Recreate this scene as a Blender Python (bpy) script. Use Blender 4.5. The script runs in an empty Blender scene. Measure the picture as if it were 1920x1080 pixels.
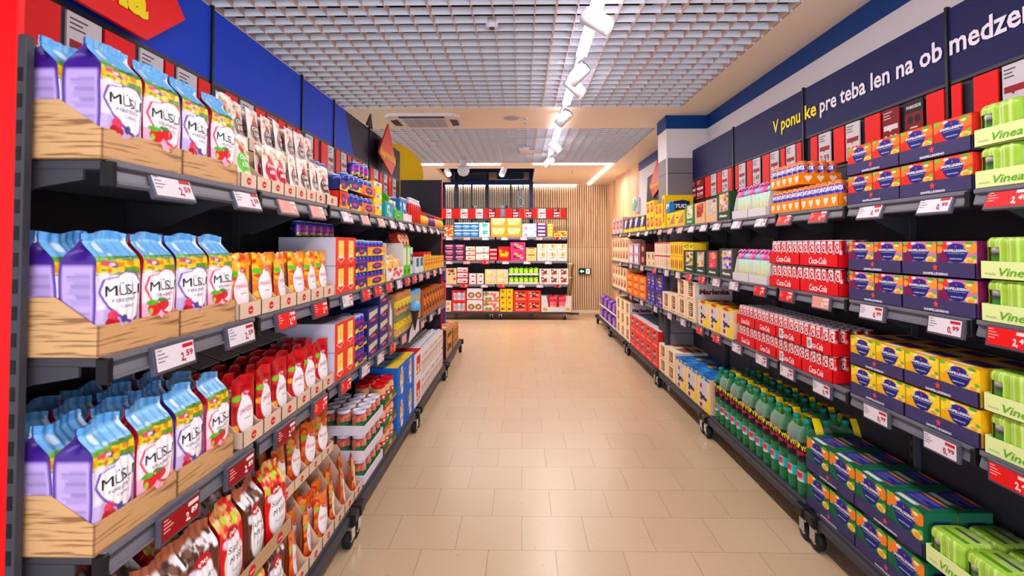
import bpy, math, random
import numpy as np
from mathutils import Vector, Matrix
for _c in (bpy.data.objects, bpy.data.meshes, bpy.data.materials, bpy.data.lights, bpy.data.cameras):
    for _o in list(_c): _c.remove(_o)
S = bpy.context.scene
COL = S.collection
PI = math.pi
R = random.Random(7)

# ------------------------------------------------------------------ camera, world, exposure, large lights
cam_d = bpy.data.cameras.new('camera'); cam = bpy.data.objects.new('camera', cam_d); COL.objects.link(cam)
cam_d.sensor_width = 36.0; cam_d.lens = 985 / 1920 * 36.0
cam_d.shift_y = -106 / 1920
cam_d.dof.use_dof = True; cam_d.dof.focus_distance = 3.2; cam_d.dof.aperture_fstop = 5.6
cam_d.clip_start = 0.05; cam_d.clip_end = 100
cam.location = (0, 0, 1.4)
cam.rotation_euler = (PI / 2 + math.atan(26 / 985), 0, 18 / 985)
S.camera = cam
W = bpy.data.worlds.new('world'); S.world = W; W.use_nodes = True
W.node_tree.nodes['Background'].inputs[0].default_value = (0.93, 0.95, 1.0, 1)
W.node_tree.nodes['Background'].inputs[1].default_value = 0.95
S.view_settings.view_transform = 'Standard'; S.view_settings.look = 'None'
S.view_settings.gamma = 1.0; S.view_settings.use_curve_mapping = False
S.view_settings.exposure = 0.52
S.render.film_transparent = False

def area(name, loc, sx, sy, power, col=(1, .97, .93), rot=(0, 0, 0)):
    l = bpy.data.lights.new(name, 'AREA'); l.shape = 'RECTANGLE'; l.size = sx; l.size_y = sy
    l.energy = power; l.color = col
    o = bpy.data.objects.new(name, l); COL.objects.link(o); o.location = loc; o.rotation_euler = rot
    return o
# the shop's own ceiling light rows: the aisle's row and the one over the far cross aisle, plus two added fills
area('rear_fill_light', (.385, -1.4, 2.58), .5, 3.0, 40, (1, .97, .95))  # unseen fill added above and behind the camera, standing in for shop lighting
area('grid_fill_light', (.2, -2.8, 1.1), 4.2, 1.5, 96, (.76, .86, 1), (math.radians(120), 0, 0))  # invented bluish fill behind the camera, aimed up to brighten the ceiling grid
area('aisle_light_row', (.385, 2.6, 2.60), .10, 3.4, 34, (1, .96, .93))
area('aisle_light_row', (.385, 6.3, 2.60), .10, 3.4, 36, (1, .93, .86))
area('cross_aisle_light_row', (0, 9.2, 2.60), 3.2, .15, 60, (1, .92, .84))

# ------------------------------------------------------------------ materials
def lin(c):
    c = np.asarray(c, float) / 255.0
    return np.where(c <= .04045, c / 12.92, ((c + .055) / 1.055) ** 2.4)
def nmat(name):
    m = bpy.data.materials.new(name); m.use_nodes = True
    nt = m.node_tree; b = nt.nodes['Principled BSDF']
    return m, nt, b
def surf(name, col, rough=.5, metal=0, noise=.06, nscale=18, bump=0, spec=.2):
    m, nt, b = nmat(name)
    n = nt.nodes.new('ShaderNodeTexNoise'); n.inputs['Scale'].default_value = nscale; n.inputs['Detail'].default_value = 4
    tc = nt.nodes.new('ShaderNodeTexCoord'); nt.links.new(tc.outputs['Object'], n.inputs['Vector'])
    mx = nt.nodes.new('ShaderNodeMix'); mx.data_type = 'RGBA'
    c = lin(col)
    mx.inputs[6].default_value = (*(c * (1 - noise)), 1); mx.inputs[7].default_value = (*np.minimum(c * (1 + noise), 1), 1)
    nt.links.new(n.outputs['Fac'], mx.inputs[0]); nt.links.new(mx.outputs[2], b.inputs['Base Color'])
    b.inputs['Roughness'].default_value = rough; b.inputs['Metallic'].default_value = metal
    b.inputs['Specular IOR Level'].default_value = spec
    if bump:
        bp = nt.nodes.new('ShaderNodeBump'); bp.inputs['Strength'].default_value = bump; bp.inputs['Distance'].default_value = .002
        nt.links.new(n.outputs['Fac'], bp.inputs['Height']); nt.links.new(bp.outputs[0], b.inputs['Normal'])
    return m
def printed(name, rough, metal=0, spec=.5, coat=0, mottle=.03):
    m, nt, b = nmat(name)
    a = nt.nodes.new('ShaderNodeAttribute'); a.attribute_name = 'Col'
    n = nt.nodes.new('ShaderNodeTexNoise'); n.inputs['Scale'].default_value = 60
    tc = nt.nodes.new('ShaderNodeTexCoord'); nt.links.new(tc.outputs['Object'], n.inputs['Vector'])
    mr = nt.nodes.new('ShaderNodeMapRange'); mr.inputs[3].default_value = 1 - mottle; mr.inputs[4].default_value = 1 + mottle  # slight random variation of the printed tone
    nt.links.new(n.outputs['Fac'], mr.inputs[0])
    mx = nt.nodes.new('ShaderNodeVectorMath'); mx.operation = 'SCALE'
    nt.links.new(a.outputs['Color'], mx.inputs[0]); nt.links.new(mr.outputs[0], mx.inputs['Scale'])
    nt.links.new(mx.outputs[0], b.inputs['Base Color'])
    b.inputs['Roughness'].default_value = rough; b.inputs['Metallic'].default_value = metal
    b.inputs['Specular IOR Level'].default_value = spec; b.inputs['Coat Weight'].default_value = coat
    b.inputs['Coat Roughness'].default_value = .15
    return m
def clearmat(name, tint, body, fac, rough=.12):
    m, nt, b = nmat(name); out = nt.nodes['Material Output']
    b.inputs['Base Color'].default_value = (*lin(body), 1); b.inputs['Roughness'].default_value = rough
    t = nt.nodes.new('ShaderNodeBsdfTransparent'); t.inputs[0].default_value = (*lin(tint), 1)
    fr = nt.nodes.new('ShaderNodeLayerWeight'); fr.inputs[0].default_value = .35
    mr = nt.nodes.new('ShaderNodeMapRange'); mr.inputs[3].default_value = fac; mr.inputs[4].default_value = min(1, fac + .45)
    nt.links.new(fr.outputs['Facing'], mr.inputs[0])
    mix = nt.nodes.new('ShaderNodeMixShader'); nt.links.new(mr.outputs[0], mix.inputs[0])
    nt.links.new(t.outputs[0], mix.inputs[1]); nt.links.new(b.outputs[0], mix.inputs[2]); nt.links.new(mix.outputs[0], out.inputs[0])
    return m
def glow(name, col, e):
    m, nt, b = nmat(name); b.inputs['Base Color'].default_value = (1, 1, 1, 1)
    b.inputs['Emission Color'].default_value = (*lin(col), 1); b.inputs['Emission Strength'].default_value = e
    return m
M = {
 'card': printed('printed_card', .6, spec=.18), 'film': printed('glossy_film', .32, spec=.3, coat=.12),
 'label': printed('printed_label', .5, spec=.15), 'can': printed('painted_can', .3, metal=.25, coat=.3),
 'kraft': surf('kraft_board', (186, 150, 112), .85, noise=.1, nscale=60),
 'greyboard': surf('grey_board', (150, 142, 135), .9),
 'whitecard': surf('white_card', (214, 208, 212), .7),
 'rack': surf('dark_grey_powder_coat', (62, 60, 68), .5, noise=.1), 'rail': surf('grey_price_rail', (112, 110, 120), .42, noise=.05),
 'back': surf('dark_back_panel', (52, 50, 60), .6), 'black': surf('black_plastic', (22, 21, 24), .4),
 'rubber': surf('black_rubber', (28, 28, 32), .55), 'chrome': surf('chrome', (200, 200, 208), .18, metal=1, noise=.02),
 'frame': surf('tag_frame_plastic', (78, 74, 88), .4),
 'navy': surf('navy_sign_board', (24, 26, 78), .6, noise=.12, nscale=300),
 'blue': surf('bright_blue_sign_board', (0, 58, 196), .6, noise=.08, nscale=300),
 'plum': surf('dark_plum_sign_board', (40, 28, 48), .6, noise=.1, nscale=300),
 'red': surf('red_card', (226, 12, 14), .5, noise=.04), 'redpanel': surf('red_panel', (236, 0, 8), .45, noise=.03),
 'orange_sign': surf('orange_red_sign', (218, 62, 34), .5), 'yellow_sign': surf('yellow_sign', (226, 178, 8), .5, noise=.05),
 'wall': surf('white_wall_paint', (222, 216, 220), .75, noise=.02), 'ceil': surf('cream_ceiling_paint', (250, 234, 212), .8, noise=.015),
 'band': surf('blue_wall_band', (0, 60, 130), .5, noise=.05), 'pgrey': surf('grey_pillar_cladding', (128, 120, 126), .6, noise=.1, nscale=160),
 'blade': surf('ceiling_grid_metal', (236, 242, 255), .45, noise=.02), 'blade2': surf('ceiling_grid_rib', (222, 196, 186), .5, noise=.02),
 'plenum': surf('dark_plenum', (24, 25, 34), .9, noise=.3, nscale=5),
 'fixture': surf('white_fixture', (226, 222, 232), .35, noise=.02), 'grille': surf('grey_grille', (176, 172, 190), .5),
 'lidw': surf('white_jar_lid', (222, 220, 240), .3), 'lidr': surf('red_jar_lid', (212, 12, 14), .28),
 'captl': surf('teal_bottle_cap', (18, 134, 124), .4), 'liftnavy': surf('navy_lift_frame', (22, 42, 92), .35),
 'liftgrey': surf('pale_lift_metal', (150, 170, 196), .35, metal=.3),
 'wood_pole': surf('brown_wooden_pole', (120, 88, 40), .6, noise=.25),
 'cola': surf('cola_liquid', (60, 20, 16), .2),
 'jarglass': clearmat('jar_glass', (252, 252, 252), (235, 235, 240), .04, .08),
 'shrink': clearmat('clear_shrink_film', (252, 254, 253), (235, 240, 240), .03, .12),
 'glass': clearmat('lift_glass', (246, 250, 252), (200, 215, 225), .02, .04),
 'pet': clearmat('green_bottle_plastic', (196, 244, 214), (70, 176, 112), .20, .08),
 'led': glow('led_strip_light', (252, 240, 255), 5), 'bulb': glow('spot_lamp_lens', (255, 244, 240), 14),
 'exitlit': glow('lit_exit_white', (215, 245, 230), .9),
}
# floor: square tiles in running bond with rust flecks
def floor_mat():
    m, nt, b = nmat('beige_floor_tiles'); N = nt.nodes.new; K = nt.links.new
    tc = N('ShaderNodeTexCoord'); mp = N('ShaderNodeMapping'); mp.inputs['Location'].default_value = (.154, -.026, 0)
    K(tc.outputs['Object'], mp.inputs[0])
    br = N('ShaderNodeTexBrick'); br.offset = .5; br.offset_frequency = 2; br.squash = 1
    br.inputs['Scale'].default_value = 1; br.inputs['Brick Width'].default_value = .308; br.inputs['Row Height'].default_value = .303
    br.inputs['Mortar Size'].default_value = .0011; br.inputs['Mortar Smooth'].default_value = .2
    br.inputs['Color1'].default_value = (*lin((216, 184, 150)), 1); br.inputs['Color2'].default_value = (*lin((210, 177, 143)), 1)
    br.inputs['Mortar'].default_value = (*lin((128, 96, 70)), 1)
    K(mp.outputs[0], br.inputs['Vector'])
    n = N('ShaderNodeTexNoise'); n.inputs['Scale'].default_value = 62; n.inputs['Detail'].default_value = 2; K(mp.outputs[0], n.inputs['Vector'])
    cr = N('ShaderNodeValToRGB'); cr.color_ramp.elements[0].position = .685; cr.color_ramp.elements[1].position = .72; K(n.outputs['Fac'], cr.inputs[0])
    mx = N('ShaderNodeMix'); mx.data_type = 'RGBA'; mx.inputs[7].default_value = (*lin((206, 148, 92)), 1)
    K(cr.outputs[0], mx.inputs[0]); K(br.outputs['Color'], mx.inputs[6])
    n2 = N('ShaderNodeTexNoise'); n2.inputs['Scale'].default_value = 260; K(mp.outputs[0], n2.inputs['Vector'])
    mx2 = N('ShaderNodeMix'); mx2.data_type = 'RGBA'; mx2.blend_type = 'MULTIPLY'; mx2.inputs[0].default_value = .3
    K(mx.outputs[2], mx2.inputs[6]); K(n2.outputs['Fac'], mx2.inputs[7]); K(mx2.outputs[2], b.inputs['Base Color'])
    b.inputs['Roughness'].default_value = .3; b.inputs['Specular IOR Level'].default_value = .45
    bp = N('ShaderNodeBump'); bp.inputs['Strength'].default_value = .35; bp.inputs['Distance'].default_value = .001; bp.invert = True
    K(br.outputs['Fac'], bp.inputs['Height']); K(bp.outputs[0], b.inputs['Normal'])
    return m
def wood_mat(name, c1, c2, axis_scale, rough=.6, knots=True):
    m, nt, b = nmat(name); N = nt.nodes.new; K = nt.links.new
    tc = N('ShaderNodeTexCoord'); mp = N('ShaderNodeMapping'); mp.inputs['Scale'].default_value = axis_scale
    K(tc.outputs['Object'], mp.inputs[0])
    n = N('ShaderNodeTexNoise'); n.inputs['Scale'].default_value = 1; n.inputs['Detail'].default_value = 6; n.inputs['Distortion'].default_value = .25
    K(mp.outputs[0], n.inputs['Vector'])
    cr = N('ShaderNodeValToRGB'); e = cr.color_ramp.elements
    e[0].position = .36; e[0].color = (*lin(c2), 1); e[1].position = .47; e[1].color = (*lin(c1), 1)
    K(n.outputs['Fac'], cr.inputs[0]); K(cr.outputs[0], b.inputs['Base Color']); b.inputs['Roughness'].default_value = rough
    return m
M['floor'] = floor_mat()
M['traywood'] = wood_mat('wood_print_card', (204, 156, 104), (140, 94, 54), (7, 7, 120), .6)
M['slat'] = wood_mat('pale_wood_slat', (246, 216, 176), (222, 186, 144), (14, 14, 1.2), .6)
M['slatback'] = surf('dark_slat_backing', (156, 120, 86), .8)
M['woodwall'] = wood_mat('oak_wall_planks', (226, 182, 134), (190, 140, 92), (3, 11, .8), .6)

# ------------------------------------------------------------------ mesh builder
class MB:
    def __init__(s): s.V = []; s.n = 0; s.F = []; s.FM = []; s.C = []; s.K = []; s.sm = []
    def add(s, v, f, mat, col=(200, 200, 200), smooth=False):
        v = np.asarray(v, float).reshape(-1, 3); col = np.asarray(col, float)
        if col.ndim == 1: col = np.tile(col, (len(v), 1))
        if mat not in s.K: s.K.append(mat)
        k = s.K.index(mat)
        for a in f: s.F.append([i + s.n for i in a]); s.FM.append(k); s.sm.append(smooth)
        s.V.append(v); s.C.append(lin(np.clip(col, 0, 255))); s.n += len(v); return s
    def box(s, x0, x1, y0, y1, z0, z1, mat, col=(200, 200, 200), c=0.0):
        if c <= 0:
            v = [(x, y, z) for x in (x0, x1) for y in (y0, y1) for z in (z0, z1)]
            return s.add(v, [(0, 1, 3, 2), (4, 6, 7, 5), (0, 4, 5, 1), (2, 3, 7, 6), (0, 2, 6, 4), (1, 5, 7, 3)], mat, col)
        X = (x0, x1); Y = (y0, y1); Z = (z0, z1); v = []; idx = {}
        for i in (0, 1):
            for j in (0, 1):
                for k in (0, 1):
                    sx = c if i == 0 else -c; sy = c if j == 0 else -c; sz = c if k == 0 else -c
                    for a in (0, 1, 2):
                        idx[i, j, k, a] = len(v)
                        v.append((X[i] + (0 if a == 0 else sx), Y[j] + (0 if a == 1 else sy), Z[k] + (0 if a == 2 else sz)))
        g = idx; f = []
        for i in (0, 1):
            q = [g[i, 0, 0, 0], g[i, 1, 0, 0], g[i, 1, 1, 0], g[i, 0, 1, 0]]; f.append(q if i else q[::-1])
            q = [g[0, i, 0, 1], g[1, i, 0, 1], g[1, i, 1, 1], g[0, i, 1, 1]]; f.append(q if not i else q[::-1])
            q = [g[0, 0, i, 2], g[1, 0, i, 2], g[1, 1, i, 2], g[0, 1, i, 2]]; f.append(q if i else q[::-1])
        for i in (0, 1):
            for j in (0, 1):
                f.append([g[i, j, 0, 0], g[i, j, 0, 1], g[i, j, 1, 1], g[i, j, 1, 0]])
                f.append([g[i, 0, j, 0], g[i, 0, j, 2], g[i, 1, j, 2], g[i, 1, j, 0]])
                f.append([g[0, i, j, 1], g[0, i, j, 2], g[1, i, j, 2], g[1, i, j, 1]])
                for k in (0, 1): f.append([g[i, j, k, 0], g[i, j, k, 1], g[i, j, k, 2]])
        return s.add(v, f, mat, col)
    def prism(s, poly, axis, c0, c1, mat, col=(200, 200, 200)):
        n = len(poly)
        def P(a, b, c): return {'x': (c, a, b), 'y': (a, c, b), 'z': (a, b, c)}[axis]
        v = [P(a, b, c0) for a, b in poly] + [P(a, b, c1) for a, b in poly]
        f = [tuple(range(n))[::-1], tuple(range(n, 2 * n))] + [(i, (i + 1) % n, n + (i + 1) % n, n + i) for i in range(n)]
        return s.add(v, f, mat, col)
    def grid(s, P, nu, nv, mat, art=None, col=(200, 200, 200), u=(0, 1), v=(0, 1), smooth=False, uv=None):
        if art is not None: nu = int(nu * 1.7); nv = int(nv * 1.7)
        U, Vv = np.meshgrid(np.linspace(u[0], u[1], nu + 1), np.linspace(v[0], v[1], nv + 1), indexing='ij')
        x, y, z = P(U, Vv); x = x + 0 * U; y = y + 0 * U; z = z + 0 * U
        pts = np.stack([x, y, z], -1).reshape(-1, 3)
        if art is not None:
            c = 0; du = (u[1] - u[0]) / nu / 3; dv = (v[1] - v[0]) / nv / 3
            for i in (-1, 0, 1):
                for j in (-1, 0, 1):
                    a_, b_ = np.clip(U + i * du, *u), np.clip(Vv + j * dv, *v)
                    if uv is not None: a_, b_ = uv(a_, b_)
                    c = c + art.ev(a_, b_)
            c = (c / 9).reshape(-1, 3)
        else: c = col
        w = nv + 1
        f = [(i * w + j, (i + 1) * w + j, (i + 1) * w + j + 1, i * w + j + 1) for i in range(nu) for j in range(nv)]
        return s.add(pts, f, mat, c, smooth)
    def lathe(s, prof, n, mat, col=(200, 200, 200), cx=0, cy=0, smooth=True, caps=True, art=None, sx=1, sy=1):
        prof = [(max(r, 1e-4), z) for r, z in prof]; k = len(prof)
        a = np.linspace(0, 2 * PI, n, endpoint=False); v = []; c = []
        zs = [p[1] for p in prof]; zmin, zmax = min(zs), max(zs)
        for r, z in prof:
            for t in a: v.append((cx + r * math.sin(t) * sx, cy - r * math.cos(t) * sy, z))
        if art is not None:
            uu = np.tile(a / (2 * PI), (k, 1)); vv = np.repeat((np.array(zs)[:, None] - zmin) / (zmax - zmin), n, 1)
            col = art.ev((uu + .5) % 1, vv).reshape(-1, 3)
        elif isinstance(col, list): col = np.repeat(np.array(col, float), n, 0)
        f = [(i * n + j, i * n + (j + 1) % n, (i + 1) * n + (j + 1) % n, (i + 1) * n + j) for i in range(k - 1) for j in range(n)]
        if caps: f += [tuple(range(n))[::-1], tuple(range((k - 1) * n, k * n))]
        return s.add(v, f, mat, col, smooth)
    def tube(s, pts, r, n, mat, col=(200, 200, 200), closed=False):
        pts = [Vector(p) for p in pts]; v = []; k = len(pts)
        for i, p in enumerate(pts):
            d = (pts[(i + 1) % k] - pts[i - 1]) if closed else (pts[min(i + 1, k - 1)] - pts[max(i - 1, 0)])
            d.normalize(); q = d.to_track_quat('Z', 'Y')
            for j in range(n):
                t = 2 * PI * j / n; v.append(p + q @ Vector((r * math.cos(t), r * math.sin(t), 0)))
        m = k if closed else k - 1
        f = [(i * n + j, i * n + (j + 1) % n, ((i + 1) % k) * n + (j + 1) % n, ((i + 1) % k) * n + j) for i in range(m) for j in range(n)]
        if not closed: f += [tuple(range(n))[::-1], tuple(range((k - 1) * n, k * n))]
        return s.add([tuple(q) for q in v], f, mat, col, True)
    def text(s, t, F, cx, cz, w=None, h=None, col=(255, 255, 255), mat='label', bold=.012, shear=0, align='c'):
        g, tri, tw, th = glyphs(t, bold, shear)
        if w is None: sc = h; sx = h
        else: sx = w / tw; sc = h if h else sx
        gx = (g[:, 0] - (tw / 2 if align == 'c' else 0)) * sx + cx; gz = g[:, 1] * sc + cz
        x, y, z = F(gx, gz)
        return s.add(np.stack([x + 0 * gx, y + 0 * gx, z + 0 * gx], -1), tri, mat, col)
    def xf(s, mtx, i0=0):
        for i in range(i0, len(s.V)):
            v = s.V[i]; s.V[i] = np.c_[v, np.ones(len(v))] @ np.array(mtx).T[:, :3]
        return s
    def merge(s, o, dx=0, dy=0, dz=0, rot=0):
        c_, s_ = math.cos(rot), math.sin(rot)
        for v in o.V: s.V.append(np.stack([v[:, 0] * c_ - v[:, 1] * s_ + dx, v[:, 0] * s_ + v[:, 1] * c_ + dy, v[:, 2] + dz], -1))
        for k in o.K:
            if k not in s.K: s.K.append(k)
        for f, m, q in zip(o.F, o.FM, o.sm): s.F.append([i + s.n for i in f]); s.FM.append(s.K.index(o.K[m])); s.sm.append(q)
        s.C += o.C; s.n += o.n; return s
    def mesh(s, name):
        me = bpy.data.meshes.new(name); V = np.concatenate(s.V)
        me.from_pydata(V.tolist(), [], s.F)
        for k in s.K: me.materials.append(M[k])
        me.polygons.foreach_set('material_index', s.FM); me.polygons.foreach_set('use_smooth', s.sm)
        a = me.color_attributes.new('Col', 'FLOAT_COLOR', 'POINT')
        c = np.concatenate(s.C); a.data.foreach_set('color', np.c_[c, np.ones(len(c))].astype('f').ravel())
        me.update(); return me
_G = {}
def glyphs(t, bold, shear):
    k = (t, bold, shear)
    if k in _G: return _G[k]
    cu = bpy.data.curves.new('t', 'FONT'); cu.body = t; cu.size = 1; cu.offset = bold; cu.shear = shear; cu.resolution_u = 2
    ob = bpy.data.objects.new('t', cu); me = bpy.data.meshes.new_from_object(ob)
    v = np.array([p.co[:2] for p in me.vertices]); f = [tuple(p.vertices) for p in me.polygons]
    bpy.data.objects.remove(ob); bpy.data.curves.remove(cu); bpy.data.meshes.remove(me)
    v[:, 0] -= v[:, 0].min(); v[:, 1] -= 0
    _G[k] = (v, f, v[:, 0].max(), v[:, 1].max()); return _G[k]

# ------------------------------------------------------------------ printed artwork, evaluated as colours per vertex (u right, v up)
def vnoise(u, v, sc, seed):
    r = np.random.RandomState(seed).rand(64, 64); x = u * sc; y = v * sc
    xi = np.floor(x).astype(int); yi = np.floor(y).astype(int); fx = x - xi; fy = y - yi
    fx = fx * fx * (3 - 2 * fx); fy = fy * fy * (3 - 2 * fy); g = lambda a, b: r[a % 64, b % 64]
    return (g(xi, yi) * (1 - fx) + g(xi + 1, yi) * fx) * (1 - fy) + (g(xi, yi + 1) * (1 - fx) + g(xi + 1, yi + 1) * fx) * fy
class Art:
    def __init__(s, base): s.o = [('f', base)]
    def r(s, u0, v0, u1, v1, c): s.o.append(('r', u0, v0, u1, v1, c)); return s
    def e(s, cu, cv, ru, rv, c, rot=0): s.o.append(('e', cu, cv, ru, rv, c, rot)); return s
    def p(s, pts, c): s.o.append(('p', pts, c)); return s
    def n(s, u0, v0, u1, v1, c, sc, th, seed=1): s.o.append(('n', u0, v0, u1, v1, c, sc, th, seed)); return s
    def b(s, u0, v0, u1, v1, cols, n, ru, rv, seed=1):
        q = random.Random(seed)
        for i in range(n): s.e(q.uniform(u0, u1), q.uniform(v0, v1), ru * q.uniform(.7, 1.3), rv * q.uniform(.7, 1.3), cols[q.randrange(len(cols))], q.uniform(0, 3))
        return s
    def lines(s, u0, v0, u1, v1, c, n, seed=1):
        q = random.Random(seed)
        for i in range(n):
            v = v1 - (i + .5) * (v1 - v0) / n; s.r(u0, v - .22 * (v1 - v0) / n, u0 + (u1 - u0) * q.uniform(.55, 1), v + .22 * (v1 - v0) / n, c)
        return s
    def ev(s, u, v):
        out = np.zeros(u.shape + (3,))
        for o in s.o:
            k = o[0]
            if k == 'f': out[:] = o[1]
            elif k == 'r': m = (u >= o[1]) & (u <= o[3]) & (v >= o[2]) & (v <= o[4]); out[m] = o[5]
            elif k == 'e':
                du = u - o[1]; dv = v - o[2]; c_, s_ = math.cos(o[6]), math.sin(o[6])
                if o[6]:
                    A = max(o[3], 1e-6) ; asp = o[4] / A
                    du, dv = du * c_ + dv / asp * s_ * 1, (-du * s_ + dv / asp * c_) * asp
                m = (du / o[3]) ** 2 + (dv / o[4]) ** 2 <= 1; out[m] = o[5]
            elif k == 'p':
                P = o[1]; m = np.zeros(u.shape, bool)
                for i in range(len(P)):
                    x0, y0 = P[i]; x1, y1 = P[i - 1]
                    if y0 == y1: continue
                    m ^= ((y0 > v) != (y1 > v)) & (u < (x1 - x0) * (v - y0) / (y1 - y0) + x0)
                out[m] = o[2]
            elif k == 'n':
                m = (u >= o[1]) & (u <= o[3]) & (v >= o[2]) & (v <= o[4]); m &= vnoise(u, v * 2.3, o[6], o[8]) > o[7]; out[m] = o[5]
        return out

# ------------------------------------------------------------------ objects, labels
USED = {}
def link(name, mesh, parent=None, loc=(0, 0, 0), rot=(0, 0, 0)):
    o = bpy.data.objects.new(name, mesh); COL.objects.link(o); o.location = loc; o.rotation_euler = rot
    if parent is not None: o.parent = parent
    return o
def tag(o, label, cat, group=None):
    n = len(label.split()); USED[label] = USED.get(label, 0) + 1
    if n < 4 or n > 16: print('LABEL LENGTH', n, label)
    if USED[label] > 1: print('LABEL TWICE', label)
    o['label'] = label; o['category'] = cat
    if group: o['group'] = group
    return o
def struct(name, mb, loc=(0, 0, 0), rot=(0, 0, 0), parent=None):
    o = link(name, mb.mesh(name), parent, loc, rot)
    if parent is None: o['kind'] = 'structure'
    return o
class Proto:
    """a product kind: one root mesh or an empty root with part meshes; every placed copy is its own object tree"""
    def __init__(s, name, body=None, parts=(), off=0):
        s.name = name; s.off = off; s.body = body.mesh(name) if body else None
        s.parts = [(p[0], p[1].mesh(p[0]), [(q[0], q[1].mesh(q[0])) for q in (p[2] if len(p) > 2 else [])]) for p in parts]
    def put(s, loc, rz):
        r = link(s.name, s.body, None, loc, (0, 0, rz))
        for n, me, subs in s.parts:
            c = link(n, me, r)
            for n2, m2 in subs: link(n2, m2, c)
        return r
XL, XR, YF = -.804, 1.36, 9.88
def at(side, z, a, d=0):
    if side == 'L': return (XL - d, a, z), PI / 2
    if side == 'R': return (XR + d, a, z), -PI / 2
    return (a, YF + d, z), 0.0
ORD = ['', 'first', 'second', 'third', 'fourth', 'fifth', 'sixth', 'seventh', 'eighth', 'ninth', 'tenth', 'eleventh', 'twelfth', 'thirteenth', 'fourteenth', 'fifteenth', 'sixteenth', 'seventeenth', 'eighteenth', 'nineteenth', 'twentieth']
ORD += ['twenty-' + x for x in ORD[1:10]] + ['thirtieth'] + ['thirty-' + x for x in ORD[1:10]]
WH = {('L', 1): 'left top shelf', ('L', 2): 'left middle shelf', ('L', 3): 'left lower shelf', ('L', 4): 'left base deck',
      ('R', 1): 'right top shelf', ('R', 2): 'right middle shelf', ('R', 3): 'right lower shelf', ('R', 4): 'right base deck',
      ('F', 1): 'far top shelf', ('F', 2): 'far second shelf', ('F', 3): 'far third shelf', ('F', 4): 'far base deck'}
ZS = {('L', 1): 1.568, ('L', 2): 1.185, ('L', 3): .81, ('L', 4): .172, ('R', 1): 1.568, ('R', 2): 1.178, ('R', 3): .793, ('R', 4): .168,
      ('F', 1): 1.56, ('F', 2): 1.11, ('F', 3): .671, ('F', 4): .154}
TN = {1: [''], 2: ['lower tier', 'upper tier'], 3: ['lowest tier', 'middle tier', 'top tier'], 4: ['lowest tier', 'second tier', 'third tier', 'top tier']}
RN = ['front row', 'second row', 'third row', 'fourth row', 'fifth row', 'sixth row', 'seventh row']
def fill(P, side, sh, a0, a1, n, look, cat, tiers=1, th=0, rows=1, rd=0, d=None, dz=0, jit=0, rj=0, endcol=True, lean=0, keep=None):
    """a run of one product: n across, stacked in tiers, rows going back into the shelf"""
    where = WH[side, sh]; z0 = ZS[side, sh] + dz; grp = '%s on the %s' % (look, where); out = []
    P = P if isinstance(P, (list, tuple)) else [P]
    if d is None: d = 0.0 if cat in ('tray', 'display box') else .012
    for i in range(n):
        for t in range(tiers):
            for r in range(rows):
                if r > 0 and t < tiers - 1 and not (endcol and i == 0): continue
                if keep and not keep(i, t, r): continue
                a = a0 + (i + .5) * (a1 - a0) / n
                loc, rz = at(side, z0 + t * th, a + R.uniform(-jit, jit), d + r * rd + R.uniform(0, jit))
                q = P[(i + r * 3 + t) % len(P)]
                if q.off:   # round goods: stand their front on the row line and turn their label a little towards the aisle end
                    loc, rz = at(side, z0 + t * th, a + R.uniform(-jit, jit), d + r * rd + q.off); rz += {'L': -.5, 'R': .5, 'F': 0}[side] + R.uniform(-.15, .15)
                o = q.put(loc, rz + R.uniform(-rj, rj))
                if lean: o.rotation_euler[0] = -lean if side != 'x' else 0
                b = [look]
                if n > 1: b.append(ORD[i + 1] + (' from left' if side == 'F' else ' from camera'))
                if tiers > 1: b.append(TN[tiers][t] if tiers in TN else ORD[t + 1] + ' tier')
                if rows > 1: b.append(RN[r])
                tag(o, ', '.join(b) + ', ' + where, cat, grp if n * tiers * rows > 1 else None); out.append(o)
    return out

# ================================================================== THE ROOM
XW = 1.806; ZC = 2.665
struct('floor', MB().box(-5, 3.2, -3, 11.3, -.1, 0, 'floor'))
# ceiling: cream board with two grid fields and the lift opening left out
def board(x0, x1, y0, y1): return MB().box(x0, x1, y0, y1, ZC, ZC + .06, 'ceil')
b = MB(); b.merge(board(1.467, XW + .2, -3, 4.8)); b.merge(board(-5, XW + .2, 4.8, 5.66)); b.merge(board(1.45, XW + .2, 5.66, 8.05))
b.merge(board(-5, XW + .2, 8.05, 8.62)); b.merge(board(.22, XW + .2, 8.62, 11.2)); b.merge(board(-5, -1.42, 8.62, 11.2))
struct('ceiling', b)
b = MB()
for x0, x1, y0, y1 in ((-1.46, -1.42, 8.62, 11), (.22, .26, 8.62, 11), (-1.42, .22, 8.58, 8.62)): b.box(x0, x1, y0, y1, ZC + .06, 3.9, 'liftnavy')
b.box(-1.46, .26, 8.6, 11.05, 3.9, 3.95, 'plenum')
struct('trim_1', b)
P = .1145; HB = .04
def grid_field(x0, x1, y0, y1, main, nm):
    b = MB()
    x = x1 - .02; i = 0
    while x > x0:
        w = .010 if i % main == main - 1 else .0045
        b.box(x - w / 2, x + w / 2, y0, y1, ZC, ZC + .045, 'blade2'); x -= P; i += 1
    y = y1 - .01; i = 0
    while y > y0:
        b.box(x0, x1, y - .003, y + .003, ZC + .001, ZC + HB + .001, 'blade'); y -= P; i += 1
    struct(nm, b)
grid_field(-4.2, 1.467, 0.6, 4.8, 6, 'ceiling_grid')
grid_field(-4.2, 1.45, 5.66, 8.05, 4, 'ceiling_grid')
b = MB().box(-5, 2.0, -3, 8.6, 3.15, 3.2, 'plenum')
struct('ceiling_void', b)
b = MB()
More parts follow.
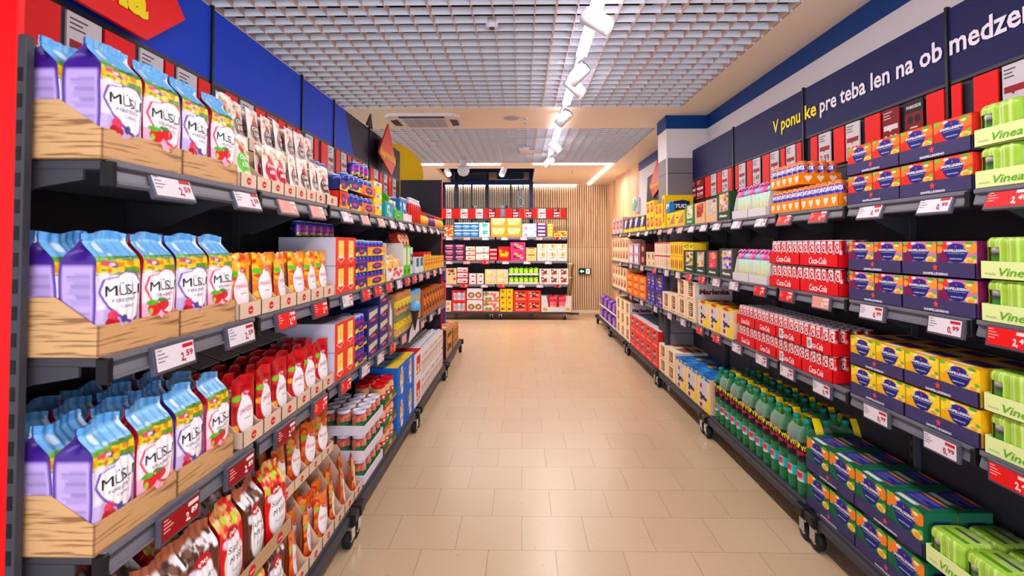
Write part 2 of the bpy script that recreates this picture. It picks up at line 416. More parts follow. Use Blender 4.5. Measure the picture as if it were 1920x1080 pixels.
for y in (1.2, 2.3, 3.4, 4.3, 6.4, 7.3): b.box(-4, 1.5, y, y + .09, 2.86, 2.92, 'black')
for x in (-2.6, -1.0, .9): b.tube([(x, .5, 2.95), (x, 8, 2.95)], .05, 10, 'fixture')
struct('ceiling_pipes', b)
# walls
b = MB().box(XW, XW + .1, -3, 8.09, 0, ZC + .1, 'wall'); struct('wall_right', b)
struct('trim_2', MB().box(XW - .004, XW, -3, 8.09, 2.536, ZC, 'band'))
b = MB(); R2 = random.Random(3)
y = 8.09
while y < 11.0:
    w = R2.uniform(.05, .11)
    b.box(XW - R2.uniform(0, .006), XW + .05, y, min(y + w, 11) - .002, 0, 1.36, 'woodwall'); b.box(XW - R2.uniform(0, .006), XW + .05, y, min(y + w, 11) - .002, 1.362, ZC, 'woodwall'); y += w
struct('wall_right_wood', b)
b = MB().box(-3.2, XW + .1, 11.02, 11.1, 0, ZC + 1.2, 'slatback')
x = -3.1
while x < XW:
    b.box(x, x + .028, 10.985, 11.02, .06, 1.36, 'slat'); b.box(x, x + .028, 10.985, 11.02, 1.365, ZC, 'slat'); x += .047
b.box(-3.2, XW, 10.98, 11.02, 0, .055, 'ceil')
struct('wall_back', b)
# pillar
b = MB(); b.box(1.415, XW, 5.12, 5.44, 0, 2.25, 'pgrey'); b.box(1.413, XW, 5.118, 5.442, 2.25, 2.536, 'wall'); b.box(1.405, XW, 5.11, 5.45, 2.536, ZC, 'band')
for z in (.55, 1.12, 1.69, 2.1): b.box(1.412, XW, 5.117, 5.443, z, z + .004, 'black')
b.box(1.409, 1.421, 5.114, 5.126, 0, 2.536, 'fixture')
struct('pillar', b)
# dark sign with orange-red diamond on the wall behind the pillar, emergency lamp
o = link('wall_sign', MB().prism([(6.0, 1.95), (7.536, 1.95), (7.46, 2.36), (6.0, 2.42)], 'x', 1.785, 1.80, 'plum').mesh('wall_sign')); tag(o, 'dark plum sign board on white wall beyond the pillar', 'sign')
def diamond(name, X, top, l, bot, r, mat, th=.012):
    return MB().prism([top, l, bot, r], 'x', X, X + th, mat)
b = diamond('d', 1.765, (6.85, 2.52), (7.25, 2.22), (7.10, 2.04), (6.55, 2.2), 'orange_sign')
def FX(X, sgn):   # text plane on a constant-X face; sgn=+1 read with Y rising, -1 with Y falling
    return lambda y0, z0: (lambda gx, gz: (X, y0 + sgn * gx, z0 + gz))
b.text('Nepremeškaj', FX(1.762, -1)(6.93, 2.17), 0, 0, w=.6, h=.09, col=(240, 190, 20), mat='label', bold=.03)
o = link('diamond_sign', b.mesh('diamond_sign')); tag(o, 'orange-red diamond sign over the dark board beyond the pillar', 'sign')
b = MB().box(1.74, 1.806, 8.02, 8.2, 1.90, 2.14, 'fixture', c=.01)
g = MB().lathe([(.0, -.03), (.085, -.02), (.1, .0), (.1, .02)], 20, 'film', (150, 215, 190), sy=1); g.xf(Matrix.Translation((1.735, 8.11, 2.02)) @ Matrix.Rotation(PI / 2, 4, 'Y'))
o = link('emergency_lamp', b.mesh('emergency_lamp')); tag(o, 'white emergency lamp with pale green lens on right wall', 'lamp'); link('lens', g.mesh('lens'), o)
# exit sign on the slatted wall
b = MB().box(1.19, 1.432, 10.93, 10.985, .80, .925, 'label', (8, 70, 44), c=.004)
F = lambda gx, gz: (1.19 + gx, 10.928, .80 + gz)
def tri(b, pts, mat, col, y=10.928): b.add([(1.19 + x, y, .80 + z) for x, z in pts], [tuple(range(len(pts)))], mat, col)
tri(b, [(.02, .062), (.055, .098), (.055, .074), (.1, .074), (.1, .050), (.055, .050), (.055, .026)], 'exitlit', (220, 245, 232))
tri(b, [(.145, .012), (.22, .012), (.22, .112), (.145, .112)], 'exitlit', (220, 245, 232))
for p in ([(.165, .02), (.178, .02), (.19, .052), (.176, .056)], [(.182, .05), (.196, .05), (.192, .085), (.176, .082)], [(.15, .06), (.155, .054), (.18, .074), (.176, .082)], [(.192, .08), (.21, .062), (.214, .068), (.194, .09)], [(.186, .05), (.205, .03), (.212, .036), (.194, .058)], [(.18, .09), (.192, .09), (.192, .103), (.18, .103)]):
    tri(b, p, 'label', (8, 70, 44), 10.9275)
o = link('exit_sign', b.mesh('exit_sign')); tag(o, 'green emergency exit sign with white arrow and running figure', 'exit sign')
# long wooden pole on hooks beside the far shelving
b = MB().prism([(.905, .44), (.945, .42), (.99, .95), (1.005, 1.04), (.97, 1.06), (.95, .98)], 'y', 10.02, 10.05, 'wood_pole')
o = link('wooden_pole', b.mesh('wooden_pole')); tag(o, 'brown wooden pole leaning beside the far shelving', 'pole')
for z in (.78, 1.045):
    link('hook', MB().box(.85, .96, 10.0, 10.015, z, z + .014, 'fixture').mesh('hook'), o)
o = link('floor_bumper', MB().box(.90, 1.075, 9.9, 10.0, .10, .13, 'liftnavy', c=.004).mesh('floor_bumper')); tag(o, 'dark blue flat bar jutting from far shelving base', 'bar')

# ------------------------------------------------------------------ ceiling fittings
def cassette():
    b = MB(); cx, cy = -.965, 5.245
    b.prism([(cx - .36, cy - .20), (cx - .30, cy - .27), (cx + .30, cy - .27), (cx + .36, cy - .20), (cx + .36, cy + .20), (cx + .30, cy + .27), (cx - .30, cy + .27), (cx - .36, cy + .20)], 'z', ZC - .03, ZC, 'fixture')
    o = link('air_conditioner', b.mesh('air_conditioner')); tag(o, 'white ceiling cassette air conditioner between the two ceiling grids', 'air conditioner')
    g = MB().box(cx - .2, cx + .2, cy - .16, cy + .18, ZC - .036, ZC - .03, 'grille')
    for i in range(1, 4): g.box(cx - .2 + i * .1 - .002, cx - .2 + i * .1 + .002, cy - .16, cy + .18, ZC - .038, ZC - .036, 'fixture')
    link('grille', g.mesh('grille'), o)
    for s in (-1, 1):
        link('louvre', MB().prism([(cx + s * .26, cy - .13), (cx + s * .33, cy - .1), (cx + s * .33, cy + .1), (cx + s * .26, cy + .13)], 'z', ZC - .035, ZC - .03, 'rack').mesh('louvre'), o)
    link('louvre', MB().box(cx - .22, cx + .22, cy - .25, cy - .21, ZC - .036, ZC - .03, 'rack').mesh('louvre'), o)
cassette()
o = link('ceiling_speaker', MB().lathe([(.075, ZC - .008), (.08, ZC)], 24, 'grille', cx=-.1, cy=5.18).mesh('ceiling_speaker')); tag(o, 'round grey speaker flush in the cream ceiling strip', 'speaker')
def sprinkler(x, y, lab):
    b = MB().lathe([(.03, ZC - .004), (.035, ZC)], 14, 'fixture', cx=x, cy=y); b.lathe([(.006, ZC - .05), (.006, ZC)], 8, 'chrome', cx=x, cy=y); b.lathe([(.018, ZC - .053), (.018, ZC - .05)], 10, 'chrome', cx=x, cy=y)
    tag(link('sprinkler', b.mesh('sprinkler')), lab, 'sprinkler')
sprinkler(.03, 5.2, 'small sprinkler head beside the round ceiling speaker')
sprinkler(.86, 8.9, 'small sprinkler head in ceiling before the slatted wall')
b = MB().lathe([(.028, ZC - .02), (.036, ZC - .008), (.036, ZC + .03)], 20, 'fixture', cx=-.17, cy=2.98)
o = link('smoke_detector', b.mesh('smoke_detector')); tag(o, 'smoke detector hanging in the nearer ceiling grid', 'detector')
link('sensor_head', MB().lathe([(.012, ZC - .026), (.018, ZC - .02)], 14, 'rack', cx=-.17, cy=2.98).mesh('sensor_head'), o)
b = MB().lathe([(.012, ZC - .03), (.012, ZC + .2)], 8, 'fixture', cx=.03, cy=6.65); b.lathe([(.02, ZC - .07), (.065, ZC - .05), (.065, ZC - .02)], 18, 'fixture', cx=.03, cy=6.65)
tag(link('smoke_detector', b.mesh('smoke_detector')), 'smoke detector on a rod in the farther ceiling grid', 'detector')
tag(link('ceiling_plate', MB().box(-.02, .2, 6.9, 7.0, ZC - .03, ZC - .005, 'fixture').mesh('ceiling_plate')), 'small white plate under the farther ceiling grid', 'plate')
tag(link('ceiling_plate', MB().box(-1.12, -1.05, 6.35, 6.42, ZC - .03, ZC - .005, 'fixture').mesh('ceiling_plate')), 'tiny white sensor box under farther grid left of track', 'sensor')
b = MB().lathe([(.012, ZC - .12), (.012, ZC + .1)], 8, 'fixture', cx=-.84, cy=7.55); b.lathe([(.05, ZC - .10), (.055, ZC - .06), (.05, ZC - .02)], 18, 'fixture', cx=-.84, cy=7.55)
o = link('dome_camera', b.mesh('dome_camera')); tag(o, 'white dome camera hanging at end of the farther ceiling grid', 'camera')
link('dome', MB().lathe([(.01, ZC - .27), (.06, ZC - .25), (.085, ZC - .2), (.085, ZC - .13), (.06, ZC - .12)], 20, 'fixture', cx=-.84, cy=7.55).mesh('dome'), o)
# light track with strip lights and spots
b = MB().box(.365, .405, -2.4, 8.0, ZC - .035, ZC - .002, 'fixture')
o = link('light_track', b.mesh('light_track')); tag(o, 'long white light track running along the aisle ceiling', 'light track')
for y0, y1 in ((2.0, 3.36), (3.86, 4.52), (5.02, 6.05), (6.22, 6.97), (.2, 1.7)):
    s = link('strip_light', MB().box(.352, .418, y0, y1, ZC - .052, ZC - .036, 'led').mesh('strip_light'), o)
def spot(x, y, az, label, tilt=55):
    o = link('spotlight', MB().tube([(x, y, ZC - .035), (x, y, ZC - .08)], .012, 8, 'fixture').mesh('spotlight')); tag(o, label, 'spotlight', 'spotlights on the light track' if abs(x - .385) < .05 else None)
    m = Matrix.Translation((x, y, ZC - .11)) @ Matrix.Rotation(az, 4, 'Z') @ Matrix.Rotation(math.radians(tilt), 4, 'Y')
    c = MB().lathe([(.043, -.075), (.047, -.07), (.047, .075), (.043, .08)], 24, 'fixture').xf(m); h = link('lamp_housing', c.mesh('lamp_housing'), o)
    link('lens', MB().lathe([(.036, .081), (.001, .0815)][::-1] if 0 else [(.036, .0805), (.036, .082)], 20, 'bulb').xf(m @ Matrix.Rotation(0, 4, 'Z')).mesh('lens'), h)
for y, az, t in ((2.68, -.4, 125), (3.52, 2.5, 125), (3.80, .3, 130), (4.75, 2.4, 125), (6.12, .2, 130), (7.25, 2.9, 125)):
    spot(.385, y, az, 'white track spotlight, %s along the aisle track' % ORD[1 + [2.68, 3.52, 3.80, 4.75, 6.12, 7.25].index(y)], t)
spot(-1.17, 8.28, -1.2, 'glaring white spotlight near left end of lift frame', 120)
spot(-.29, 8.2, -2.0, 'white spotlight before the right half of the lift', 140)
def strip(x0, x1, y0, y1, z, lab):
    tag(link('strip_light', MB().box(x0, x1, y0, y1, z - .02, z, 'led').mesh('strip_light')), lab, 'strip light')
strip(-1.56, -1.22, 8.09, 8.13, ZC, 'short strip light at left before the lift opening')
strip(-.85, -.33, 8.09, 8.13, ZC, 'strip light above the middle of the lift frame')
strip(.18, 1.40, 8.09, 8.13, ZC, 'long crosswise strip light left of the ceiling corner')
strip(1.37, 1.41, 8.14, 10.9, ZC, 'lengthwise strip light running to the slatted wall')
strip(-1.9, 1.14, 10.93, 10.97, ZC - .005, 'strip light along the top of the slatted wall')

# ------------------------------------------------------------------ glass lift behind the far shelving
lift = link('glass_lift', None); lift.location = (-.65, 10.55, 0); tag(lift, 'navy framed glass lift shaft behind the far shelving', 'lift')
def lp(name, mb): return link(name, mb.mesh(name), lift, (.65, -10.55, 0))
for x in (-1.62, .15): lp('corner_post', MB().box(x, x + .085, 10.5, 10.6, 0, 3.4, 'liftnavy'))
for x in (-1.36, -.735): lp('inner_post', MB().box(x, x + .07, 10.62, 10.7, 0, 3.3, 'liftnavy' if x < -1 else 'black'))
for x in (-1.04, -.24): lp('guide_rail', MB().box(x, x + .035, 10.72, 10.76, 0, 3.3, 'rack'))
lp('hanging_cable', MB().tube([(-1.2, 10.6, 3.2), (-1.19, 10.6, 2.7), (-1.175, 10.6, 2.2), (-1.18, 10.6, 1.4)], .012, 6, 'black'))
for z, h, m in ((2.62, .09, 'liftnavy'), (2.86, .10, 'liftnavy'), (3.15, .2, 'liftnavy')): lp('cross_beam', MB().box(-1.6, .2, 10.48, 10.56, z, z + h, m))
lp('motor_box', MB().box(-1.3, -.75, 10.65, 10.8, 2.72, 2.86, 'rack')); lp('motor_box', MB().box(-.5, .05, 10.65, 10.8, 2.74, 2.9, 'black'))
b = MB()
for x in (-.98, -.42): b.box(x, x + .07, 10.6, 10.66, 1.9, 2.2, 'liftgrey')
b.box(-.98, -.35, 10.6, 10.66, 1.9, 1.96, 'liftgrey'); lp('cab_bracket', b)
for x in (-1.02, -.33): lp('roller', MB().box(x, x + .05, 10.58, 10.64, 1.98, 2.2, 'black', c=.01))
b = MB()
for x in (-.08, .02): b.box(x, x + .02, 10.6, 10.62, 1.4, 2.75, 'liftgrey')
for i in range(7): b.box(-.08, .04, 10.6, 10.62, 1.5 + i * .17, 1.52 + i * .17, 'liftgrey')
lp('ladder', b)
lp('glass_panel', MB().box(-1.54, .15, 10.50, 10.508, .1, 3.2, 'glass'))

# ================================================================== SHELVING
def rackbox(b, *a, m='rack', c=.002): return b.box(*a, m, c=c)
def side_xy(side): return (XL, -1) if side == 'L' else (XR, 1)
def caster(parent, x, y, yaw=0):
    f = MB().box(x - .022, x + .022, y - .03, y + .03, .092, .11, 'chrome'); f.box(x - .026, x - .020, y - .022, y + .022, .045, .10, 'chrome'); f.box(x + .020, x + .026, y - .022, y + .022, .045, .10, 'chrome')
    w = MB().lathe([(.012, -.018), (.04, -.018), (.045, -.012), (.045, .012), (.04, .018), (.012, .018)], 20, 'rubber').xf(Matrix.Translation((x, y, .0455)) @ Matrix.Rotation(PI / 2, 4, 'Y') )
    h = MB().lathe([(.018, -.0195), (.018, .0195)], 14, 'chrome').xf(Matrix.Translation((x, y, .0455)) @ Matrix.Rotation(PI / 2, 4, 'Y'))
    c = link('caster', f.mesh('caster'), parent); link('wheel', w.mesh('wheel'), c); link('hub', h.mesh('hub'), c)
def dolly(side, y0, y1, lab):
    fx, s = side_xy(side); r = link('base_dolly', None); tag(r, lab, 'shelf base', 'wheeled base dollies')
    X = lambda a, c_: (min(fx + s * a, fx + s * c_), max(fx + s * a, fx + s * c_))
    zt = ZS[side, 4]
    b = MB(); x = X(0, .30 if side == 'R' and y0 > 4 else .39); rackbox(b, *x, y0 + .02, y1 - .02, zt - .018, zt); link('deck', b.mesh('deck'), r)
    b = MB(); x = X(-.008, .012); rackbox(b, *x, y0 + .05, y1 - .05, zt - .062, zt + .004); x = X(-.022, -.006); rackbox(b, *x, y0 + .07, y1 - .07, zt - .05, zt - .012); link('front_rail', b.mesh('front_rail'), r)
    for y in (y0 + .045, y1 - .045):
        b = MB(); x = X(-.04, .05); rackbox(b, *x, y - .042, y + .042, .112, zt - .004, m='black', c=.006)
        rackbox(b, *X(-.043, .0), y - .03, y - .012, .116, zt - .008, m='black'); link('corner_block', b.mesh('corner_block'), r)
        caster(r, fx + s * .0, y); caster(r, fx + s * (.25 if side == 'R' and y0 > 4 else .34), y)
for i, (a, c) in enumerate(((1.05, 2.50), (2.50, 4.0), (4.03, 5.52), (5.54, 6.95))): dolly('L', a, c, 'dark wheeled base dolly, %s from camera, left row' % ORD[i + 1])
for i, (a, c) in enumerate(((1.0, 2.52), (2.52, 3.93), (3.93, 5.30), (5.30, 6.80), (6.86, 8.15), (8.17, 9.5))): dolly('R', a, c, 'dark wheeled base dolly, %s from camera, right row' % ORD[i + 1])
def shelf_bay(side, y0, y1, lab, back_top, depth, closed=True, xb=None):
    fx, s = side_xy(side); r = link('gondola_bay', None); tag(r, lab, 'shelving bay', 'dark grey shelving bays')
    X = lambda a, c_: (min(fx + s * a, fx + s * c_), max(fx + s * a, fx + s * c_))
    D = depth
    if closed:
        n = 2
        for i in range(n):
            a = y0 + i * (y1 - y0) / n; c = a + (y1 - y0) / n
            link('back_panel', MB().box(*X(D, D + .02), a + .003, c - .003, ZS[side, 4] + .002, back_top, 'back').mesh('back_panel'), r)
    for y in (y0, ):
        b = MB(); rackbox(b, *X(D - .03, D - .001), y + .002, y + .030, ZS[side, 4] + .002, back_top)
        for k in range(int(back_top / .05) - 3): b.box(*X(D - .031, D - .0295), y + .011, y + .021, .19 + k * .05, .215 + k * .05, 'black')
        link('upright', b.mesh('upright'), r)
    for sh in (1, 2, 3):
        z = ZS[side, sh]
        for k in range(2):
            a = y0 + k * (y1 - y0) / 2; c = a + (y1 - y0) / 2
            g = MB(); rackbox(g, *X(.012, D), a + .003, c - .003, z - .02, z - .001)
            g.prism([(fx + s * .30 * D, z - .02), (fx + s * .5 * D, z - .05), (fx + s * .62 * D, z - .05), (fx + s * .62 * D, z - .02)][::1], 'y', a + .05, c - .05, 'rack')
            sf = link('shelf', g.mesh('shelf'), r)
            g = MB(); g.prism([(fx + s * .014, z), (fx - s * .004, z), (fx - s * .004, z - .012), (fx + s * .002, z - .016), (fx - s * .006, z - .046), (fx + s * .014, z - .05)], 'y', a + .012, c - .012, 'rail')
            g.box(*X(-.009, -.003), a + .02, c - .02, z - .047, z - .041, 'rail'); g.box(*X(-.006, .0), a + .02, c - .02, z - .016, z - .012, 'rack')
            link('price_rail', g.mesh('price_rail'), sf)
            pts = [(fx + s * D, z - .02), (fx + s * .05, z - .02), (fx + s * .05, z - .04), (fx + s * .35 * D, z - .055), (fx + s * .6 * D, z - .095), (fx + s * .8 * D, z - .125), (fx + s * .88 * D, z - .12), (fx + s * .93 * D, z - .15), (fx + s * D, z - .15)]
            link('bracket', MB().prism(pts, 'y', a + .004, a + .010, 'rack').mesh('bracket'), sf)
            link('rail_clip', MB().box(*X(-.008, .016), a + .001, a + .018, z - .054, z - .004, 'black', c=.002).mesh('rail_clip'), sf)
    return r
for i, (a, c) in enumerate(((1.0, 2.16), (2.16, 3.3), (3.3, 4.45), (4.45, 5.58))): shelf_bay('L', a, c, 'dark grey shelving bay, %s from camera, left row' % ORD[i + 1], 1.82, .40)
for i, (a, c) in enumerate(((1.0, 2.22), (2.22, 3.40), (3.40, 4.25), (4.25, 5.10))): shelf_bay('R', a, c, 'dark grey shelving bay, %s from camera, right row' % ORD[i + 1], 1.80, .29)
def thin_bay():
    r = shelf_bay('R', 5.10, 5.46, 'narrow shelving bay passing before the pillar, right row', 1.52, .05)
    shelf_bay('R', 5.46, 6.72, 'first low shelving bay beyond the pillar, right row', 1.53, .30)
    shelf_bay('R', 6.72, 7.97, 'farthest low shelving bay of the right row', 1.53, .30)
thin_bay()
# end panel of left row facing the camera, red edge
b = MB().box(-1.30, -.86, 5.60, 5.63, .178, 2.10, 'back'); o = link('end_panel', b.mesh('end_panel')); tag(o, 'tall dark end panel closing the left shelving row', 'panel')
link('edge_strip', MB().box(-.86, -.852, 5.595, 5.635, .178, 2.10, 'redpanel').mesh('edge_strip'), o)
# near red end panel with slotted upright
b = MB().box(-1.35, -.9545, .968, .984, .0, 2.2, 'redpanel', c=.003); o = link('end_panel', b.mesh('end_panel')); tag(o, 'bright red end panel at near left edge', 'panel')
g = MB().box(-.954, -.936, .966, .985, .0, 1.80, 'rack', c=.002)
for k in range(34): g.box(-.950, -.941, .9648, .9662, .06 + k * .05, .086 + k * .05, 'black')
link('slotted_upright', g.mesh('slotted_upright'), o)
# yellow round sign behind the left row, hung on a rod
b = MB().lathe([(.001, -.006), (.36, -.006), (.36, .006), (.001, .006)], 48, 'yellow_sign', smooth=False).xf(Matrix.Translation((-1.45, 5.80, 2.17)) @ Matrix.Rotation(PI / 2, 4, 'X'))
o = link('round_sign', b.mesh('round_sign')); tag(o, 'large round yellow sign rising behind the left row end', 'sign')
link('post', MB().box(-1.47, -1.43, 5.81, 5.84, 0, 2.2, 'rack').mesh('post'), o)

# header boards and price-card rails
def header(side, X, y0, y1, z0, z1, mats, lab, text=None):
    s = 1 if side == 'R' else -1; x0, x1 = sorted((X, X + s * .03))
    g = MB()
    if len(mats) == 1: g.box(x0, x1, y0 + .004, y1 - .004, z0, z1, mats[0])
    else:
        ya, yb = mats[2]
        g.prism([(y0 + .004, z0), (ya, z0), (yb, z1), (y0 + .004, z1)], 'x', x0, x1, mats[0]); g.prism([(ya, z0), (y1 - .004, z0), (y1 - .004, z1), (yb, z1)], 'x', x0, x1, mats[1])
    o = link('header_board', g.mesh('header_board')); tag(o, lab, 'sign board', 'header boards above the shelving')
    link('upright', MB().box(X - .008, X + .008, y0 - .006, y0 + .006, z0 - .25, z1 + .01, 'black').mesh('upright'), o)
    f = MB(); a, c = y0 + .01, y1 - .01; zb = z0 - .215
    f.box(x0, x1, a, c, z0 - .012, z0, 'rack'); f.box(x0, x1, a, c, zb - .012, zb, 'rack'); f.box(x0 + .012, x1 - .0, a, c, zb, z0 - .012, 'back')
    link('card_rail', f.mesh('card_rail'), o)
    return o
HL = [(.995, 2.025), (2.025, 2.87), (2.87, 3.37), (3.37, 4.16), (4.16, 5.23)]
for i, (a, c) in enumerate(HL):
    header('L', -1.22, a, c, 2.05, 2.335, [['blue'], ['blue'], ['blue'], ['blue', 'plum', (3.78, 3.58)], ['plum']][i], ['bright blue header board, nearest of the left row', 'bright blue header board, second of the left row', 'blue header board, third of the left row', 'header board half blue half dark plum, left row', 'dark plum header board at far end of left row'][i])
HR = [(.95, 2.057), (2.057, 3.10), (3.10, 4.124), (4.124, 5.115)]
for i, (a, c) in enumerate(HR):
    o = header('R', 1.66, a, c, 2.033, 2.318, ['navy'], 'navy header board, %s of the right row%s' % (ORD[i + 1], ['', ' bearing white lettering', ' with the yellow words', ''][i]))
    HR[i] = o
# lettering "V ponuke pre teba len na obmedze..." across the right boards
def board_text(parent, t, y, z, w, col, h=.115):
    W_ = lambda q: glyphs(q, .02, 0)[2]; k = w / W_(t); ws = t.split(' ')
    for i, q in enumerate(ws):
        off = (W_(' '.join(ws[:i + 1])) - W_(q)) * k
        g = MB().text(q, FX(1.6565, -1)(y - off, z), 0, 0, w=W_(q) * k, h=h, col=col, mat='label', bold=.02, shear=0, align='l'); link('lettering', g.mesh('lettering'), parent)
Y4 = (250, 226, 20); W4 = (236, 226, 238)
board_text(HR[2], 'V ponu', 3.475, 2.135, .34, Y4); board_text(HR[1], 'ke', 3.085, 2.135, .12, Y4)
board_text(HR[1], 'pre teba len na ob', 2.93, 2.135, .85, W4); board_text(HR[0], 'medzenú dobu', 2.045, 2.135, .66, W4)
# diamonds on the left boards
b = diamond('d', -1.19, (1.44, 2.47), (1.13, 2.2), (1.61, 2.05), (1.79, 2.19), 'redpanel')
b = MB().prism([(1.25, 2.335 + .14), (1.02, 2.25), (1.30, 2.052), (1.615, 2.045), (1.80, 2.19), (1.60, 2.40)], 'x', -1.19, -1.178, 'redpanel')
b.text('ina', FX(-1.175, 1)(1.40, 2.112), 0, 0, w=.215, h=.14, col=(250, 226, 20), mat='label', bold=.05, align='l')
o = link('diamond_sign', b.mesh('diamond_sign')); tag(o, 'large red diamond sign with yellow lettering, near upper left corner', 'sign')
b = diamond('d', -1.15, (4.45, 2.44), (4.16, 2.145), (4.57, 2.008), (4.72, 2.144), 'orange_sign')
b.text('Nepremeškaj', FX(-1.136, 1)(4.45, 2.135), 0, 0, w=.50, h=.09, col=(248, 200, 20), mat='label', bold=.03)
o = link('diamond_sign', b.mesh('diamond_sign')); tag(o, 'orange-red diamond sign over far boards of left row', 'sign')
link('arm', MB().box(-1.22, -1.15, 4.43, 4.44, 2.1, 2.3, 'rack').mesh('arm'), o)
tag(link('pennant', MB().prism([(4.0, 2.33), (4.16, 2.33), (4.11, 2.44)], 'x', -1.2, -1.19, 'plum').mesh('pennant')), 'small dark pointed pennant atop left header boards', 'pennant')

# price cards
def card_mesh(kind, price, w, h=.185):
    b = MB(); base = {'w': (206, 198, 204), 'r': (230, 14, 12), 'd': (128, 12, 22), 'b': (36, 28, 32), 'p': (178, 60, 56)}[kind]
    b.box(-w / 2, w / 2, 0, .006, 0, h, 'label', base)
    F = lambda gx, gz: (gx, -.0006, gz)
    if kind in 'wd':
        ink = (70, 60, 66) if kind == 'w' else (214, 190, 192); c2 = (150, 24, 34) if kind == 'w' else (222, 206, 210); pc = (140, 14, 26) if kind == 'w' else (240, 226, 228)
        for i in range(3): b.box(-w * .42, -w * .42 + w * (.5, .36, .44)[i], -.0008, 0, h * (.9 - i * .07), h * (.9 - i * .07) + .004, 'label', ink)
        b.box(-w * .42, w * .42, -.0008, 0, h * .48, h * .60, 'label', c2); b.add([(-w * .12, -.0008, h * .48), (w * .06, -.0008, h * .48), (-w * .03, -.0008, h * .43)], [(0, 1, 2)], 'label', c2)
        b.text(price, F, 0, h * .17, w=w * .78, h=h * .26, col=pc, bold=.02)
        b.box(-w * .42, -w * .2, -.0008, 0, h * .05, h * .08, 'label', ink); b.box(w * .02, w * .34, -.0008, 0, h * .06, h * .08, 'label', ink)
    if kind == 'b':
        b.box(-w / 2, w / 2, -.0006, 0, 0, h * .72, 'label', (120, 16, 24)); b.text('PARKSIDE', F, 0, h * .82, w=w * .8, h=h * .1, col=(220, 214, 216), bold=.03)
        for x in (-.2, .2): b.lathe([(.001, 0), (w * .16, 0)], 10, 'label', (40, 22, 26), smooth=False, caps=False).xf(Matrix.Identity(4)) if 0 else b.add([(x * w + w * .16 * math.cos(t), -.0009, h * .56 + h * .09 * math.sin(t)) for t in np.linspace(0, 2 * PI, 10, endpoint=False)], [tuple(range(10))], 'label', (40, 22, 26))
        for i in range(4): b.box(-w * (.2 + i * .05), w * (.2 + i * .05), -.0009, 0, h * (.36 - i * .09), h * (.36 - i * .09) + .006, 'label', (214, 190, 192))
    if kind == 'p':
        for i in range(3): b.box(-w * .42, 0, -.0008, 0, h * (.9 - i * .09), h * (.9 - i * .09) + .005, 'label', (226, 200, 200))
    return b
KN = {'w': 'white price card', 'r': 'blank red filler card', 'd': 'dark red price card', 'b': 'black and red advert card', 'p': 'faded red price card'}
def cards(side, X, z, items):
    cnt = 0
    for kind, pr, a, c in items:
        cnt += 1; m = (a + c) / 2; w = abs(c - a) - .006
        o = link('price_card', card_mesh(kind, pr, w).mesh('price_card'), None, (X, m, z) if side != 'F' else (m, X, z), (0, 0, {'L': PI / 2, 'R': -PI / 2, 'F': 0}[side]))
        pt = pr and ' reading ' + pr or ''
        tag(o, '%s%s, %s from %s, above %s shelves' % (KN[kind], pt, ORD[cnt], 'left' if side == 'F' else 'camera', {'L': 'left', 'R': 'right', 'F': 'far'}[side]), 'price card', 'price cards above the %s shelves' % {'L': 'left', 'R': 'right', 'F': 'far'}[side])
cards('L', -1.213, 1.845, [('r', '', 1.12, 1.349), ('w', '3,59', 1.362, 1.484), ('r', '', 1.49, 1.616), ('w', '1,99', 1.632, 1.745), ('r', '', 1.751, 1.8), ('w', '1,49', 1.814, 1.929), ('r', '', 1.935, 2.015), ('r', '', 2.111, 2.212), ('w', '2,49', 2.233, 2.345), ('r', '', 2.355, 2.454), ('p', '', 2.464, 2.572), ('r', '', 2.578, 2.666), ('p', '', 2.678, 2.787), ('r', '', 2.793, 2.86), ('w', '1,99', 2.919, 3.024), ('r', '', 3.039, 3.104), ('r', '', 3.145, 3.249), ('w', '2,99', 3.258, 3.36), ('r', '', 3.4, 3.48), ('w', '2,99', 3.501, 3.608), ('r', '', 3.63, 3.71), ('p', '', 3.733, 3.843), ('r', '', 3.868, 3.959), ('w', '3,99', 3.986, 4.11), ('r', '', 4.188, 4.274), ('w', '2,99', 4.289, 4.417), ('r', '', 4.451, 4.553), ('w', '2,49', 4.589, 4.717), ('r', '', 4.755, 4.872), ('w', '2,99', 4.912, 5.037)])
cards('R', 1.653, 1.828, [('w', '0,99', 1.735, 1.826), ('r', '', 1.836, 1.941), ('r', '', 1.99, 2.04), ('r', '', 2.07, 2.165), ('b', '', 2.177, 2.285), ('d', '2,39', 2.314, 2.426), ('r', '', 2.436, 2.549), ('w', '2,99', 2.585, 2.698), ('r', '', 2.707, 2.803), ('w', '2,99', 2.827, 2.943), ('r', '', 2.953, 3.024), ('r', '', 3.12, 3.18), ('w', '6,99', 3.193, 3.302), ('r', '', 3.315, 3.376), ('w', '5,99', 3.397, 3.512), ('r', '', 3.52, 3.628), ('w', '1,49', 3.66, 3.777), ('r', '', 3.786, 3.875), ('w', '6,99', 3.903, 4.02), ('r', '', 4.026, 4.086), ('r', '', 4.148, 4.222), ('w', '2,79', 4.233, 4.356), ('r', '', 4.368, 4.462), ('w', '2,29', 4.487, 4.612), ('r', '', 4.625, 4.759), ('d', '0,99', 4.786, 4.989), ('d', '0,99', 5.0, 5.1)])

